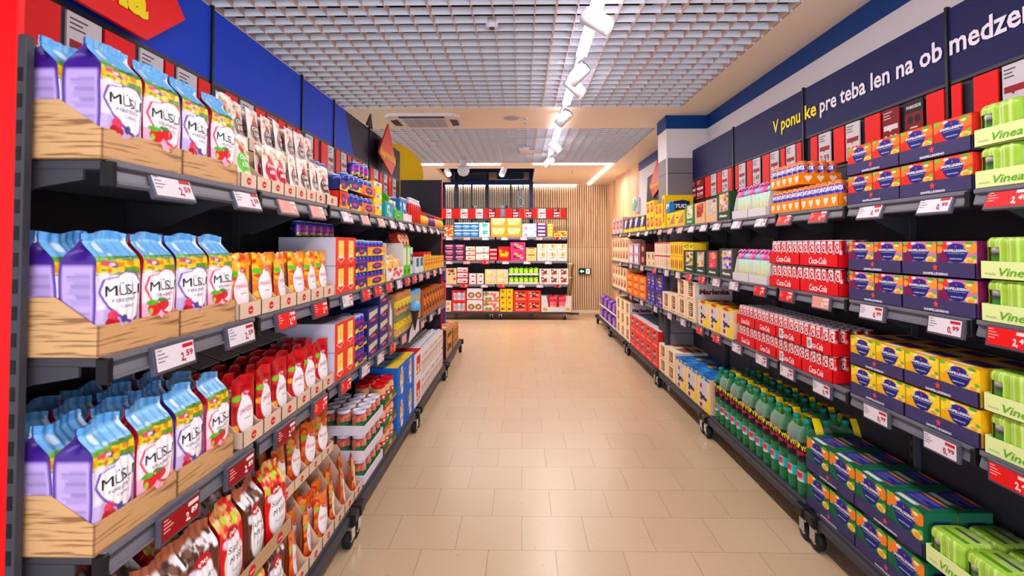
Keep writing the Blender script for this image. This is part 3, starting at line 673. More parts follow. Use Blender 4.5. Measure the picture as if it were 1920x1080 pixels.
# far shelving unit
def far_unit(x0, x1, lab, first):
    r = link('gondola_bay', None); tag(r, lab, 'shelving bay', 'dark grey shelving bays')
    link('back_panel', MB().box(x0, x1, YF + .36, YF + .38, .16, 1.50, 'back').mesh('back_panel'), r)
    for x in (x0 + .01, x1 - .03): link('upright', MB().box(x, x + .025, YF + .34, YF + .38, .1, 2.13, 'rack').mesh('upright'), r)
    for sh in (1, 2, 3):
        z = ZS['F', sh]; g = MB().box(x0, x1 - .01, YF + .01, YF + .35, z - .02, z, 'rack'); s = link('shelf', g.mesh('shelf'), r)
        g = MB().box(x0 + .005, x1 - .015, YF - .006, YF + .01, z - .045, z, 'rail'); link('price_rail', g.mesh('price_rail'), s)
        link('bracket', MB().prism([(YF + .36, z - .02), (YF + .05, z - .02), (YF + .2, z - .07), (YF + .3, z - .13), (YF + .36, z - .13)], 'x', x1 - .02, x1 - .01, 'rack').mesh('bracket'), s)
    g = MB().box(x0, x1, YF + .33, YF + .36, 1.905, 1.925, 'rack'); g.box(x0, x1, YF + .33, YF + .36, 2.115, 2.13, 'rack'); link('card_rail', g.mesh('card_rail'), r)
    link('base_deck', MB().box(x0, x1, YF - .005, YF + .4, .105, .154, 'rack', c=.003).mesh('base_deck'), r)
    for x in (x0 + .08, x1 - .08): caster(r, x, YF + .06); caster(r, x, YF + .34)
far_unit(-1.86, -.49, 'left bay of the far shelving unit facing camera', 1)
far_unit(-.48, .89, 'right bay of the far shelving unit facing camera', 0)
cards('F', YF + .322, 1.926, [('r', '', -1.6, -1.47), ('w', '2,99', -1.47, -1.365), ('r', '', -1.36, -1.20), ('w', '2,99', -1.19, -1.05), ('r', '', -1.04, -.90), ('w', '2,99', -.89, -.75), ('r', '', -.74, -.655), ('d', '0,99', -.65, -.51), ('r', '', -.50, -.41), ('r', '', -.32, -.19), ('d', '0,99', -.18, -.05), ('r', '', -.04, .06), ('d', '1,29', .07, .205), ('r', '', .21, .31), ('w', '2,-', .33, .47), ('r', '', .475, .60), ('d', '0,99', .61, .745), ('r', '', .75, .86)])

# electronic price tags on the rails
TC = {}
def tag_mesh(kind, price, w=.145, h=.062):
    k = (kind, price, w)
    if k in TC: return TC[k]
    base = {'w': (222, 212, 220), 'r': (226, 24, 24), 'd': (150, 8, 18), 'p': (228, 150, 140)}[kind]
    b = MB().box(-w / 2, w / 2, 0, .012, 0, h, 'frame', c=.002)
    g = MB().box(-w / 2 + .008, w / 2 - .008, -.0012, .001, .007, h - .006, 'label', base)
    F = lambda gx, gz: (gx, -.0018, gz); pc = (176, 14, 30) if kind == 'w' else (250, 236, 236)
    ink = (120, 110, 118) if kind == 'w' else (236, 180, 176)
    for i, q in enumerate((.10, .16, .22, .14)): g.box(-w * .42, -w * .42 + w * q, -.0018, 0, h * (.80 - i * .13), h * (.80 - i * .13) + .0022, 'label', ink)
    g.box(w * .16, w * .42, -.0018, 0, h * .70, h * .84, 'label', (196, 24, 34) if kind == 'w' else (244, 216, 212))
    a, c = price.split(',')
    g.text(a + ',', F, w * .10, h * .24, w=w * .11, h=h * .42, col=pc, bold=.03, align='l'); g.text(c, F, w * .23, h * .38, w=w * .17, h=h * .30, col=pc, bold=.03, align='l')
    TC[k] = (b.mesh('price_tag'), g.mesh('screen')); return TC[k]
def tags(side, sh, items, w=.145, tilt=0):
    where = WH[side, sh]
    for i, (kind, pr, a) in enumerate(items):
        f, g = tag_mesh(kind, pr, w)
        loc, rz = at(side, ZS[side, sh] - .066, a, -.022)
        o = link('price_tag', f, None, loc, (tilt, 0, rz)); link('screen', g, o)
        tag(o, '%s price tag reading %s, %s from %s, %s' % ({'w': 'white', 'r': 'red', 'd': 'dark red', 'p': 'pinkish'}[kind], pr, ORD[i + 1], 'left' if side == 'F' else 'camera', where), 'price tag', 'price tags along the ' + where)
def seq(s, ys): return [(k[0], k[1:], y) for k, y in zip(s.split(), ys)]
tags('L', 1, seq('w2,59 w2,59 p1,49 p1,49 w1,99 p1,99 p1,99 w2,29 w1,19 w0,99 w1,29 w1,79 w1,49 w1,29', [1.18, 1.503, 1.767, 2.024, 2.369, 2.65, 2.95, 3.216, 3.457, 3.755, 4.004, 4.265, 4.60, 4.95]), tilt=-.35)
tags('L', 2, seq('w2,59 w2,59 r2,19 r2,19 w1,19 r1,49 r1,49 r1,29 w1,99 r0,99 r0,89 p1,29 p1,09 p1,59 w1,39', [1.189, 1.47, 1.756, 2.055, 2.371, 2.66, 2.88, 3.12, 3.38, 3.62, 3.86, 4.1, 4.4, 4.75, 5.1]), tilt=-.15)
tags('L', 3, seq('d2,89 d2,89 d2,19 r2,19 r1,49 w1,49 w1,29 r0,99 p1,19 r1,99 p1,79 w1,49 w1,29', [1.21, 1.47, 1.75, 2.05, 2.345, 2.64, 2.92, 3.20, 3.50, 3.80, 4.15, 4.55, 5.0]))
tags('R', 1, seq('r2,49 w0,99 w0,99 r0,99 r0,89 w2,49 w1,99 w2,49 w2,49 w1,99 p1,49 p1,49 p1,49 w1,29 w1,29 p0,99 p0,99', [1.48, 1.74, 2.06, 2.415, 2.724, 2.987, 3.324, 3.66, 3.92, 4.2, 4.5, 4.8, 5.15, 5.7, 6.1, 6.6, 7.2]), tilt=-.35)
tags('R', 2, seq('r2,49 w0,99 w0,99 p0,89 r0,89 r0,89 w1,99 w2,49 r2,49 r2,49 w1,99 w1,99 r0,99 p1,49 p1,49 p1,29', [1.48, 1.70, 2.05, 2.392, 2.70, 3.0, 3.36, 3.66, 3.95, 4.25, 4.55, 4.9, 5.35, 5.9, 6.5, 7.2]), tilt=-.12)
tags('R', 3, seq('r2,49 w0,99 w0,99 w0,45 w0,45 w1,49 w1,49 r1,99 r1,99 w2,99 w2,99 w2,49 w1,99 r1,49 r1,29', [1.48, 1.724, 2.031, 2.39, 2.697, 2.98, 3.32, 3.66, 4.0, 4.4, 4.8, 5.3, 5.9, 6.5, 7.3]))
for sh in (1, 2, 3):
    tags('F', sh, seq(['', 'w1,29 p1,49 w1,99 w1,09 w1,49 p0,99 d1,39', 'w1,29 p1,49 r0,99 w1,79 w1,99 w0,89', 'w1,99 r0,99 w1,29 r1,49 w0,79 w1,99 d2,29'][sh], [[], [-1.36, -1.03, -.68, -.32, .04, .33, .68], [-1.36, -1.03, -.68, -.30, .1, .5], [-1.36, -1.08, -.70, -.38, .0, .34, .68]][sh]), w=.14)

# ================================================================== PRODUCT KINDS
def smooth(x, a, b): t = np.clip((x - a) / (b - a), 0, 1); return t * t * (3 - 2 * t)
def star(cx, cz, r, n=5, k=.45):
    return [(cx + (r if i % 2 == 0 else r * k) * math.sin(PI * i / n), cz + (r if i % 2 == 0 else r * k) * math.cos(PI * i / n)) for i in range(2 * n)]
def front(b, w, h, art, nu, nv, mat='card', y=-.0006, z=0):
    b.grid(lambda u, v: (u * w - w / 2, y, z + v * h), nu, nv, mat, art)
def carton(w, d, h, base, art=None, top=None, res=(16, 16), mat='card', side=None, topart=None, c=.0015, sideart=None):
    b = MB(); b.box(-w / 2, w / 2, 0, d, 0, h, mat, base, c=c)
    if art: front(b, w, h, art, res[0], res[1], mat)
    if top is not None: b.box(-w / 2 + .001, w / 2 - .001, .001, d - .001, h, h + .0006, mat, top)
    if topart: b.grid(lambda u, v: (u * w - w / 2, v * d, h + .0008), 14, 14, mat, topart)
    for s in (-1, 1):
        if side is not None: b.box(min(s * w / 2, s * (w / 2 + .0006)), max(s * w / 2, s * (w / 2 + .0006)), 0.001, d - .001, 0.001, h - .001, mat, side)
        if sideart: b.grid((lambda s: lambda u, v: (s * (w / 2 + .0007) + 0 * u, (u if s > 0 else 1 - u) * d, v * h))(s), 18, 14, mat, sideart)
    return b
def flat(y): return lambda gx, gz: (gx, y, gz)

# ---- block-bottom muesli bag
def bag(w, d, h, art, sidec, foldc, seed=0, taper=.74, lines=True, topc=None, nu=26, nv=40):
    q = random.Random(seed); ph = q.uniform(0, 6); am = q.uniform(.6, 1.2)
    f = lambda v: 1 - .95 * smooth(v, taper, .95)
    half = lambda v: w / 2 * (1 - .05 * smooth(v, .6, 1) + .02 * np.sin(PI * np.clip(v / taper, 0, 1)))
    zz = lambda u, v: v * h + .004 * np.sin(3 * u + ph) * smooth(v, .8, 1)
    wr = lambda u, v: am * (.0022 * np.sin(9 * v + 5 * u + ph) + .0015 * np.sin(17 * u - 7 * v + ph)) * smooth(v, .1, .5) + .006 * np.sin(4 * u + ph) * smooth(v, taper, 1)
    bul = lambda u, v: .012 * np.sin(PI * np.clip(v / taper, 0, 1)) * (1 - u * u)
    def Fr(u, v, off=0): return u * half(v), d / 2 - d / 2 * f(v) - bul(u, v) + wr(u, v) - off, zz(u, v)
    def Bk(u, v): return -u * half(v), d / 2 + d / 2 * f(v) + bul(u, v) + wr(-u, v), zz(-u, v)
    b = MB()
    b.grid(Fr, nu, nv, 'film', art, u=(-1, 1), smooth=True, uv=lambda u, v: ((u + 1) / 2, v))
    b.grid(Bk, 8, 20, 'film', art, u=(-1, 1), smooth=True, uv=lambda u, v: ((u + 1) / 2, v))
    sa = Art(sidec)
    if lines: sa.lines(.15, .40, .85, .66, tuple(int(x * .72) for x in sidec), 12, 1).lines(.15, .08, .85, .34, tuple(int(x * .72) for x in sidec), 12, 2)
    sa.r(0, .72, 1, 1, foldc).r(0, 0, .06, .75, foldc).r(.94, 0, 1, .75, foldc)
    for s in (-1, 1):
        def Sd(t, v, s=s):
            u = np.full_like(t, float(s)); a = Fr(u, v); e = Bk(-u, v); k = (t + 1) / 2
            xi = half(v) - (d / 2) * (1 - f(v)) * .8 * (1 - np.abs(t)); ui = s * xi / half(v); ya = Fr(ui, v)[1]; ye = Bk(-ui, v)[1]
            return s * xi, ya * (1 - k) + ye * k, zz(ui, v)
        b.grid((lambda t, v, Sd=Sd: Sd(t * (-1 if s > 0 else 1), v)) if False else Sd, 10, 34, 'film', sa, u=(-1, 1), smooth=True, uv=lambda u, v: ((u + 1) / 2, v))
    b.box(-w / 2 + .002, w / 2 - .002, .002, d - .002, 0, .001, 'film', sidec)
    F = lambda gx, gz: Fr(gx * 2 / w, gz / h, .0014)
    return b, F
def musli(kind, seed):
    lil, ring = ((196, 176, 226), (94, 50, 168)) if kind == 'p' else ((244, 176, 206), (232, 40, 70))
    a = Art((226, 216, 236) if kind == 'p' else (246, 226, 236)).r(0, 0, 1, .36, lil)
    a.r(0, .66, 1, 1, (240, 196, 24)).n(0, .62, 1, .76, (214, 132, 20), 9, .55, 3).n(0, .64, 1, .70, (90, 150, 40), 7, .5, 4)
    a.e(.2, .78, .3, .035, (98, 160, 50)).e(.75, .785, .3, .03, (70, 130, 44)).e(.72, .80, .05, .018, (40, 60, 80))
    a.r(0, .795, 1, 1, (112, 178, 232)).n(0, .8, 1, .96, (206, 226, 246), 5, .55, 5).n(0, .93, 1, 1, (84, 156, 220), 6, .45, 8)
    a.e(.22, .735, .13, .022, (226, 60, 110)).e(.40, .715, .10, .02, (70, 70, 150)).e(.3, .725, .09, .012, (250, 230, 240))
    heart = [(.10, .50), (.16, .60), (.38, .615), (.62, .655), (.84, .64), (.95, .54), (.93, .40), (.86, .28), (.74, .235), (.52, .27), (.28, .36), (.15, .43)]
    cx = sum(p[0] for p in heart) / 12; cz = sum(p[1] for p in heart) / 12
    a.p([(cx + (x - cx) * 1.07, cz + (y - cz) * 1.1 - .008) for x, y in heart], ring).p(heart, (248, 244, 250))
    if kind == 'p':
        a.e(.30, .30, .10, .045, (222, 60, 96)).e(.24, .245, .08, .036, (178, 24, 40)).e(.36, .235, .08, .036, (190, 28, 44)).e(.52, .265, .07, .034, (64, 70, 140))
    else:
        a.e(.26, .30, .15, .065, (222, 34, 40), .4).e(.5, .33, .14, .05, (214, 40, 44), -.5).e(.2, .36, .12, .025, (84, 180, 50), .5).e(.4, .38, .1, .02, (60, 150, 50), -.3).e(.18, .28, .05, .03, (140, 210, 60))
    a.b(.04 if kind == 'p' else .1, .01, .98, .17, [(206, 162, 112), (176, 124, 76), (226, 192, 148), (150, 30, 50), (226, 70, 130), (198, 150, 96), (120, 66, 44)], 90, .045, .018, 5 + seed)
    a.b(.6, .12, .98, .24, [(206, 162, 112), (226, 192, 148), (176, 124, 76)], 22, .04, .016, 9)
    sidec, fold = ((186, 158, 222), (62, 30, 130)) if kind == 'p' else ((196, 120, 190), (176, 16, 36))
    w, h = .112, .238
    b, F = bag(w, .074, h, a, sidec, fold, seed, nu=40, nv=62)
    G = lambda dx, dz: (lambda gx, gz: F(gx + dx, gz + dz))
    b.text('MÜSLI', F, .003, h * .465, w=w * .76, h=h * .125, col=(34, 28, 38), mat='film', bold=0)
    b.text('FOREST FRUIT' if kind == 'p' else 'STRAWBERRY', F, .006, h * .41, w=w * .56, h=h * .04, col=(90, 60, 130) if kind == 'p' else (150, 60, 90), mat='film', bold=0)
    b.text('CRUNCHY' if kind == 'p' else '& ALMOND', F, .012, h * .36, w=w * .36, h=h * .035, col=(120, 90, 150), mat='film', bold=0)
    return Proto('muesli_bag', b)
MP = [musli('p', s) for s in (1, 2)]; MK = [musli('k', s) for s in (3, 4)]

# ---- open display tray with sloping sides
def tray(w, D, hf, hb, mat, col, inner=None, slope=(.08, .7), art=None, res=(8, 4), txt=None, t=.003):
    b = MB(); y1 = D * slope[0]; y2 = D * slope[1]; pr = [(0, 0), (D, 0), (D, hb), (y2, hb), (y1, hf), (0, hf)]
    b.box(-w / 2, w / 2, 0, t, 0, hf, mat, col); b.box(-w / 2, w / 2, D - t, D, 0, hb, mat, inner or col)
    for s in (-1, 1): b.prism(pr, 'x', *sorted((s * w / 2, s * (w / 2 - t))), mat, col)
    b.box(-w / 2, w / 2, 0, D, 0, .002, mat, col)
    if art: b.grid(lambda u, v: (u * w - w / 2, -.0006, v * hf), res[0], res[1], mat if mat in ('card', 'film', 'label') else 'card', art)
    if txt: txt(b)
    return Proto('display_tray', b)
def disc(b, cx, cz, rx, rz, col, y=-.0008, mat='card', n=20):
    b.add([(cx + rx * math.cos(2 * PI * i / n), y, cz + rz * math.sin(2 * PI * i / n)) for i in range(n)], [tuple(range(n))], mat, col)
MT = tray(.238, .26, .060, .115, 'traywood', (200, 150, 90), slope=(.02, .33))
def emblem(b, cx, cz, r, y=-.0008):
    disc(b, cx, cz, r, r * .86, (206, 34, 40), y); b.text('emco', lambda gx, gz: (gx, y - .0006, gz), cx, cz - r * .18, w=r * 1.3, h=r * .5, col=(246, 232, 232), mat='card', bold=.03)
def ebox(w, D, hf, hb, slope=(.12, .8)): return tray(w, D, hf, hb, 'card', (222, 192, 166), inner=(170, 138, 108), slope=slope, txt=lambda b: emblem(b, 0, hf * .5, hf * .30))

# ---- stand-up pouch
def pouch(w, h, t, art, seed=0, nu=22, nv=34, back=(200, 60, 60), topw=1.0, mat='film'):
    q = random.Random(seed); ph = q.uniform(0, 6)
    prof = lambda v: np.cos(np.clip(v, 0, 1) * PI / 2) ** .8
    hw = lambda v: w / 2 * (1 - (1 - topw) * v - .04 * np.sin(PI * v))
    wr = lambda u, v: .002 * np.sin(8 * v + 4 * u + ph) + .004 * np.sin(3 * u + ph) * v
    def Fr(u, v, off=0): return u * hw(v), t / 2 - t / 2 * prof(v) * np.sqrt(np.clip(1 - u * u * .98, 0, 1)) + wr(u, v) * (1 - .5 * np.abs(u)) - off, v * h + .003 * np.sin(4 * u + ph) * v
    def Bk(u, v): return -u * hw(v), t / 2 + t / 2 * prof(v) * np.sqrt(np.clip(1 - u * u * .98, 0, 1)) + wr(-u, v), v * h + .003 * np.sin(-4 * u + ph) * v
    b = MB(); b.grid(Fr, nu, nv, mat, art, u=(-1, 1), smooth=True, uv=lambda u, v: ((u + 1) / 2, v)); b.grid(Bk, 8, 10, mat, None, back, u=(-1, 1), smooth=True)
    return b, (lambda gx, gz: Fr(gx * 2 / w, gz / h, .0014))
def fruitpouch(w, h, base, fruits, leaf, word, seed, wc, lab=(248, 240, 246), topfruit=None, sub=(120, 180, 90)):
    a = Art(base).b(0, 0, 1, .22, fruits, 16, .16, .06, seed).b(0, .72, 1, .99, fruits if topfruit is None else topfruit, 16, .15, .05, seed + 1)
    a.b(.0, .2, .2, .75, fruits, 7, .1, .05, seed + 3).b(.8, .2, 1, .75, fruits, 7, .1, .05, seed + 5)
    a.e(.16, .70, .16, .05, leaf).e(.2, .62, .17, .03, (226, 60, 40))
    a.e(.5, .41, .38, .30, (150, 22, 50)).e(.5, .42, .36, .285, lab).r(.34, .62, .66, .71, lab).e(.5, .71, .16, .04, lab)
    a.e(.62, .73, .17, .045, (200, 30, 50)).e(.62, .73, .11, .012, (246, 230, 230))
    b, F = pouch(w, h, .045, a, seed, back=base)
    b.text(word, F, .002, h * .46, w=w * .58, h=h * .10, col=wc, mat='film', bold=-.005); b.text('plátky', F, .002, h * .36, w=w * .25, h=h * .04, col=sub, mat='film', bold=0)
    return Proto('fruit_pouch', b)
MANGO = [fruitpouch(.105, .185, (236, 120, 20), [(246, 186, 20), (250, 150, 16), (222, 70, 30), (250, 206, 50)], (90, 200, 40), 'MANGO', s, (226, 90, 110)) for s in (1, 2)]
JAHODY = [fruitpouch(.105, .195, (190, 10, 22), [(214, 18, 26), (160, 6, 20), (236, 40, 36), (250, 170, 30)], (120, 200, 50), 'JAHODY', s, (186, 40, 70), topfruit=[(206, 12, 20), (170, 8, 18), (150, 4, 14)]) for s in (3, 4)]
BROS = [fruitpouch(.10, .19, (226, 96, 20), [(240, 140, 30), (206, 60, 20), (250, 176, 60), (150, 50, 20)], (150, 200, 60), 'BROSKY', s, (226, 110, 60), topfruit=[(232, 120, 40), (206, 50, 30), (240, 160, 80)]) for s in (5, 6)]
# small dried snack pouches
def snack(base, blob, word, seed, tilt=0):
    a = Art((238, 226, 220)).b(.1, .62, .9, .86, [(214, 170, 126), (186, 128, 82), (244, 224, 200)], 20, .1, .05, seed)
    a.e(.5, .36, .40, .27, base).e(.5, .48, .3, .2, base).e(.48, .66, .2, .085, (204, 30, 40)).b(.2, .02, .9, .14, blob, 14, .08, .04, seed + 1)
    b, F = pouch(.082, .135, .03, a, seed, 16, 22, back=(222, 212, 214), topw=.96)
    b.text(word, F, 0, .058, w=.046, h=.018, col=(250, 244, 240), mat='film', bold=.02); b.text('KOS' if base[0] < 150 else 'MIX', F, 0, .036, w=.03, h=.017, col=(250, 244, 240), mat='film', bold=.03)
    return Proto('snack_pouch', b)
SNB = [snack((112, 66, 48), [(190, 140, 90), (244, 232, 214)], 'Chips', s) for s in (1, 2)]
SNG = snack((104, 196, 40), [(190, 220, 60), (230, 240, 190)], 'Chips', 3); SNR = snack((200, 28, 60), [(216, 60, 70), (240, 180, 160)], 'Fruit', 4)
# large "super mysli" bags
def smysli(kind, seed):
    if kind == 'b':
        a = Art((92, 48, 34)).n(0, 0, 1, .35, (60, 32, 26), 7, .5, 2).b(.0, .0, 1, .12, [(140, 90, 60), (60, 34, 28), (190, 150, 110)], 30, .09, .03, 3)
        a.r(0, .86, 1, 1, (176, 96, 66)).b(0, .72, 1, .87, [(240, 232, 236), (70, 44, 40), (120, 80, 64), (244, 240, 244)], 36, .09, .035, seed); side = (110, 56, 42); fold = (84, 40, 30)
    else:
        a = Art((222, 16, 20)).b(0, .68, 1, .99, [(248, 150, 90), (246, 214, 150), (190, 214, 50), (236, 50, 40), (252, 190, 130)], 60, .09, .035, seed).b(.3, 0, 1, .14, [(190, 140, 90), (226, 180, 130)], 22, .08, .03, 3); side = (206, 12, 18); fold = (190, 8, 14)
    a.e(.5, .34, .40, .25, (244, 240, 244)).e(.5, .50, .30, .18, (244, 240, 244)).e(.2, .6, .1, .05, (226, 220, 240)).e(.5, .665, .24, .06, (196, 22, 40)).e(.5, .665, .24, .06, (196, 22, 40))
    b, F = bag(.125, .07, .255, a, side, fold, seed, taper=.70, lines=False, nu=22, nv=34)
    b.text('emco', F, 0, .163, w=.042, h=.017, col=(250, 236, 236), mat='film', bold=.03)
    b.text('Super', F, -.004, .122, w=.060, h=.024, col=(50, 44, 60), mat='film', bold=-.01, shear=.2); b.text('MYSLI', F, .004, .092, w=.070, h=.024, col=(50, 44, 60), mat='film', bold=-.01, shear=.2)
    b.text('bez cukru', F, .006, .066, w=.052, h=.014, col=(120, 170, 220), mat='film', bold=0)
    return Proto('muesli_bag', b)
SMB = [smysli('b', s) for s in (1, 2)]; SMR = [smysli('r', s) for s in (3, 4)]
# ---- cans, jars, bottles
def can(r, h, art, name='drink_can', n=20, lid=(190, 190, 200), rings=8):
    b = MB(); prof = [(r * .86, 0), (r, .006)] + [(r, .006 + (h - .018) * i / rings) for i in range(1, rings + 1)] + [(r * .86, h - .004)]
    b.lathe(prof, n, 'can', art=art); b.lathe([(r * .86, h - .004), (r * .87, h), (r * .80, h), (r * .78, h - .003), (.001, h - .003)], n, 'can', lid, caps=False)
    return b
a = Art((214, 8, 20)).p([(.40, .0), (.46, .0), (.40, .5), (.47, 1), (.42, 1), (.34, .5)], (236, 226, 230)).p([(.62, .1), (.66, .1), (.60, .9), (.56, .9)], (236, 190, 196)).r(.8, .2, .93, .6, (236, 200, 200)).r(.05, .1, .25, .8, (190, 6, 18))
b = can(.0215, .098, a, n=16)
def cyl(r, rot=0, off=.0008): return lambda gx, gz: ((r + off) * np.sin(gx / r + rot), -(r + off) * np.cos(gx / r + rot), gz)
b.text('Cola', lambda gx, gz: cyl(.0215)(-(gz - .05) * 1.0, .066 + gx), 0, .041, w=.052, h=.022, col=(250, 244, 246), mat='can', bold=.04, shear=.25)
COKE = Proto('cola_can', b, off=.0215)
a = Art((244, 118, 12)).e(.5, .66, .2, .22, (30, 60, 190), .3).b(.3, .05, .7, .4, [(250, 160, 20), (250, 200, 40)], 12, .05, .07, 3)
b = can(.0235, .098, a, n=18, lid=(226, 130, 40)); b.text('FANTA', cyl(.0235), 0, .056, w=.040, h=.026, col=(250, 246, 250), mat='can', bold=.06, shear=.1)
FANTA = Proto('orange_drink_can', b, off=.0235)
def fruitcan(c1, c2, seed, r=.030, h=.076):
    a = Art(c1).r(0, .8, 1, 1, (40, 90, 200)).e(.5, .5, .22, .34, c2).b(.3, 0, .7, .22, [(246, 190, 20), (250, 150, 20), (240, 220, 60)], 12, .05, .08, seed).e(.5, .55, .12, .1, (226, 40, 120)).r(0, .45, .2, .6, (190, 190, 220)).r(.75, .2, .95, .7, (150, 150, 200))
    return Proto('fruit_can', can(r, h, a, n=16, lid=(206, 200, 214), rings=10), off=r)
FC = [fruitcan((34, 38, 120), (60, 60, 190), s) for s in (1, 2)]; FCT = fruitcan((28, 30, 96), (110, 50, 180), 3, .032, .07)
def jar(r, h, c1, c2, lidm, labc, seed, name):
    art = Art(c1).b(0, 0, 1, 1, c2, 60, .05, .07, seed)
    b = MB(); b.lathe([(r * .9, .002), (r * .95, .008), (r * .95, h * .68), (r * .76, h * .8)], 18, 'film', art=art)
    g = MB(); g.lathe([(r * .93, 0), (r, .006), (r, h * .7), (r * .84, h * .84), (r * .84, h * .88)], 20, 'jarglass', smooth=True)
    l = MB(); l.lathe([(r * .90, h * .86), (r * .92, h * .87), (r * .92, h * .985), (r * .86, h), (r * .80, h - .001), (r * .78, h - .003), (.001, h - .003)], 22, lidm)
    lb = MB(); la = Art(labc).b(0, 0, 1, 1, [(250, 250, 250), (20, 80, 40)], 8, .1, .16, seed)
    lb.grid(lambda u, v: ((r + .0012) * np.sin((u - .5) * 2.2), -(r + .0012) * np.cos((u - .5) * 2.2), h * .12 + v * h * .42), 14, 6, 'label', la, smooth=True)
    return Proto(name, None, [('contents', b), ('glass_jar', g), ('lid', l), ('jar_label', lb)], off=r)
JW = jar(.037, .118, (232, 92, 8), [(244, 120, 20), (206, 60, 6), (250, 150, 40), (180, 48, 10)], 'lidw', (40, 120, 70), 2, 'food_jar')
JR = jar(.045, .128, (224, 140, 62), [(240, 170, 90), (206, 110, 44), (250, 200, 130)], 'lidr', (214, 40, 30), 3, 'sausage_jar')
def bottle():
    r = .044; H = .372
    prof = [(r * .7, .0), (r * .92, .004), (r, .02), (r * .97, .05), (r, .08), (r * .99, .16), (r * .99, .22), (r, .25), (r * .93, .285), (r * .7, .315), (r * .42, .338), (r * .33, .350), (r * .33, .358)]
    b = MB(); b.lathe(prof, 20, 'pet')
    c = MB(); c.lathe([(.016, .352), (.0175, .354), (.0175, .368), (.015, .372), (.001, .372)], 16, 'captl')
    la = Art((26, 26, 34)).r(0, .0, 1, .07, (60, 60, 70)).r(.62, .1, .78, .6, (214, 210, 216)).lines(.22, .08, .45, .3, (214, 210, 216), 4, 2)
    l = MB(); l.grid(lambda u, v: ((r + .001) * np.sin(u * 2 * PI), -(r + .001) * np.cos(u * 2 * PI), .170 + v * .100), 28, 8, 'label', la, uv=lambda u, v: ((u + .5) % 1, v), smooth=True)
    l.text('KÚP', cyl(r, 0, .002), -.030, .236, w=.048, h=.034, col=(240, 220, 20), bold=.05); l.text('VYHRAJ', cyl(r, 0, .002), .028, .228, w=.062, h=.032, col=(240, 220, 20), bold=.05); l.text('3000 €', cyl(r, 0, .002), -.004, .205, w=.066, h=.022, col=(220, 30, 60), bold=.04)
    l2 = MB(); l2.grid(lambda u, v: ((r + .001) * np.sin((u - .5) * 2.4 + .3), -(r + .001) * np.cos((u - .5) * 2.4 + .3), .075 + v * .05), 10, 4, 'label', Art((214, 214, 216)).r(.0, .3, .4, .9, (222, 40, 60)).r(.42, .0, .72, 1, (40, 170, 180)), smooth=True)
    return Proto('soda_bottle', b, [('cap', c), ('label', l), ('lower_label', l2)], off=.046)
BOT = bottle()
def shrinkwrap():
    # clear film round a two by two bundle of bottles, open below, with a yellow carrying band over the top
    b = MB(); n = 28; v = []
    for z, k in ((.262, 1.0), (.285, 1.0), (.31, .93), (.335, .74)):
        for t in np.linspace(0, 2 * PI, n, endpoint=False):
            c, q = math.cos(t), math.sin(t); v.append((math.copysign(abs(c) ** .5, c) * .0935 * k, .0935 + math.copysign(abs(q) ** .5, q) * .0935 * k, z + .004 * math.sin(5 * t)))
    f = [(i * n + j, i * n + (j + 1) % n, (i + 1) * n + (j + 1) % n, (i + 1) * n + j) for i in range(3) for j in range(n)]
    b.add(v, f, 'shrink', smooth=True)
    g = MB(); P_ = [(-.088, .30), (-.066, .346), (-.046, .376), (.046, .376), (.066, .346), (.088, .30)]
    for (x0, z0), (x1, z1) in zip(P_, P_[1:]): g.add([(x0, .072, z0), (x1, .072, z1), (x1, .112, z1), (x0, .112, z0)], [(0, 1, 2, 3)], 'film', (244, 210, 20))
    for x in (-.025, .02): g.add([(x - .008, .082, .3765), (x + .008, .082, .3765), (x + .008, .103, .3765), (x - .008, .103, .3765)], [(0, 1, 2, 3)], 'film', (206, 40, 40))
    return Proto('shrink_wrap', b, [('carry_band', g)])
SHR = shrinkwrap()

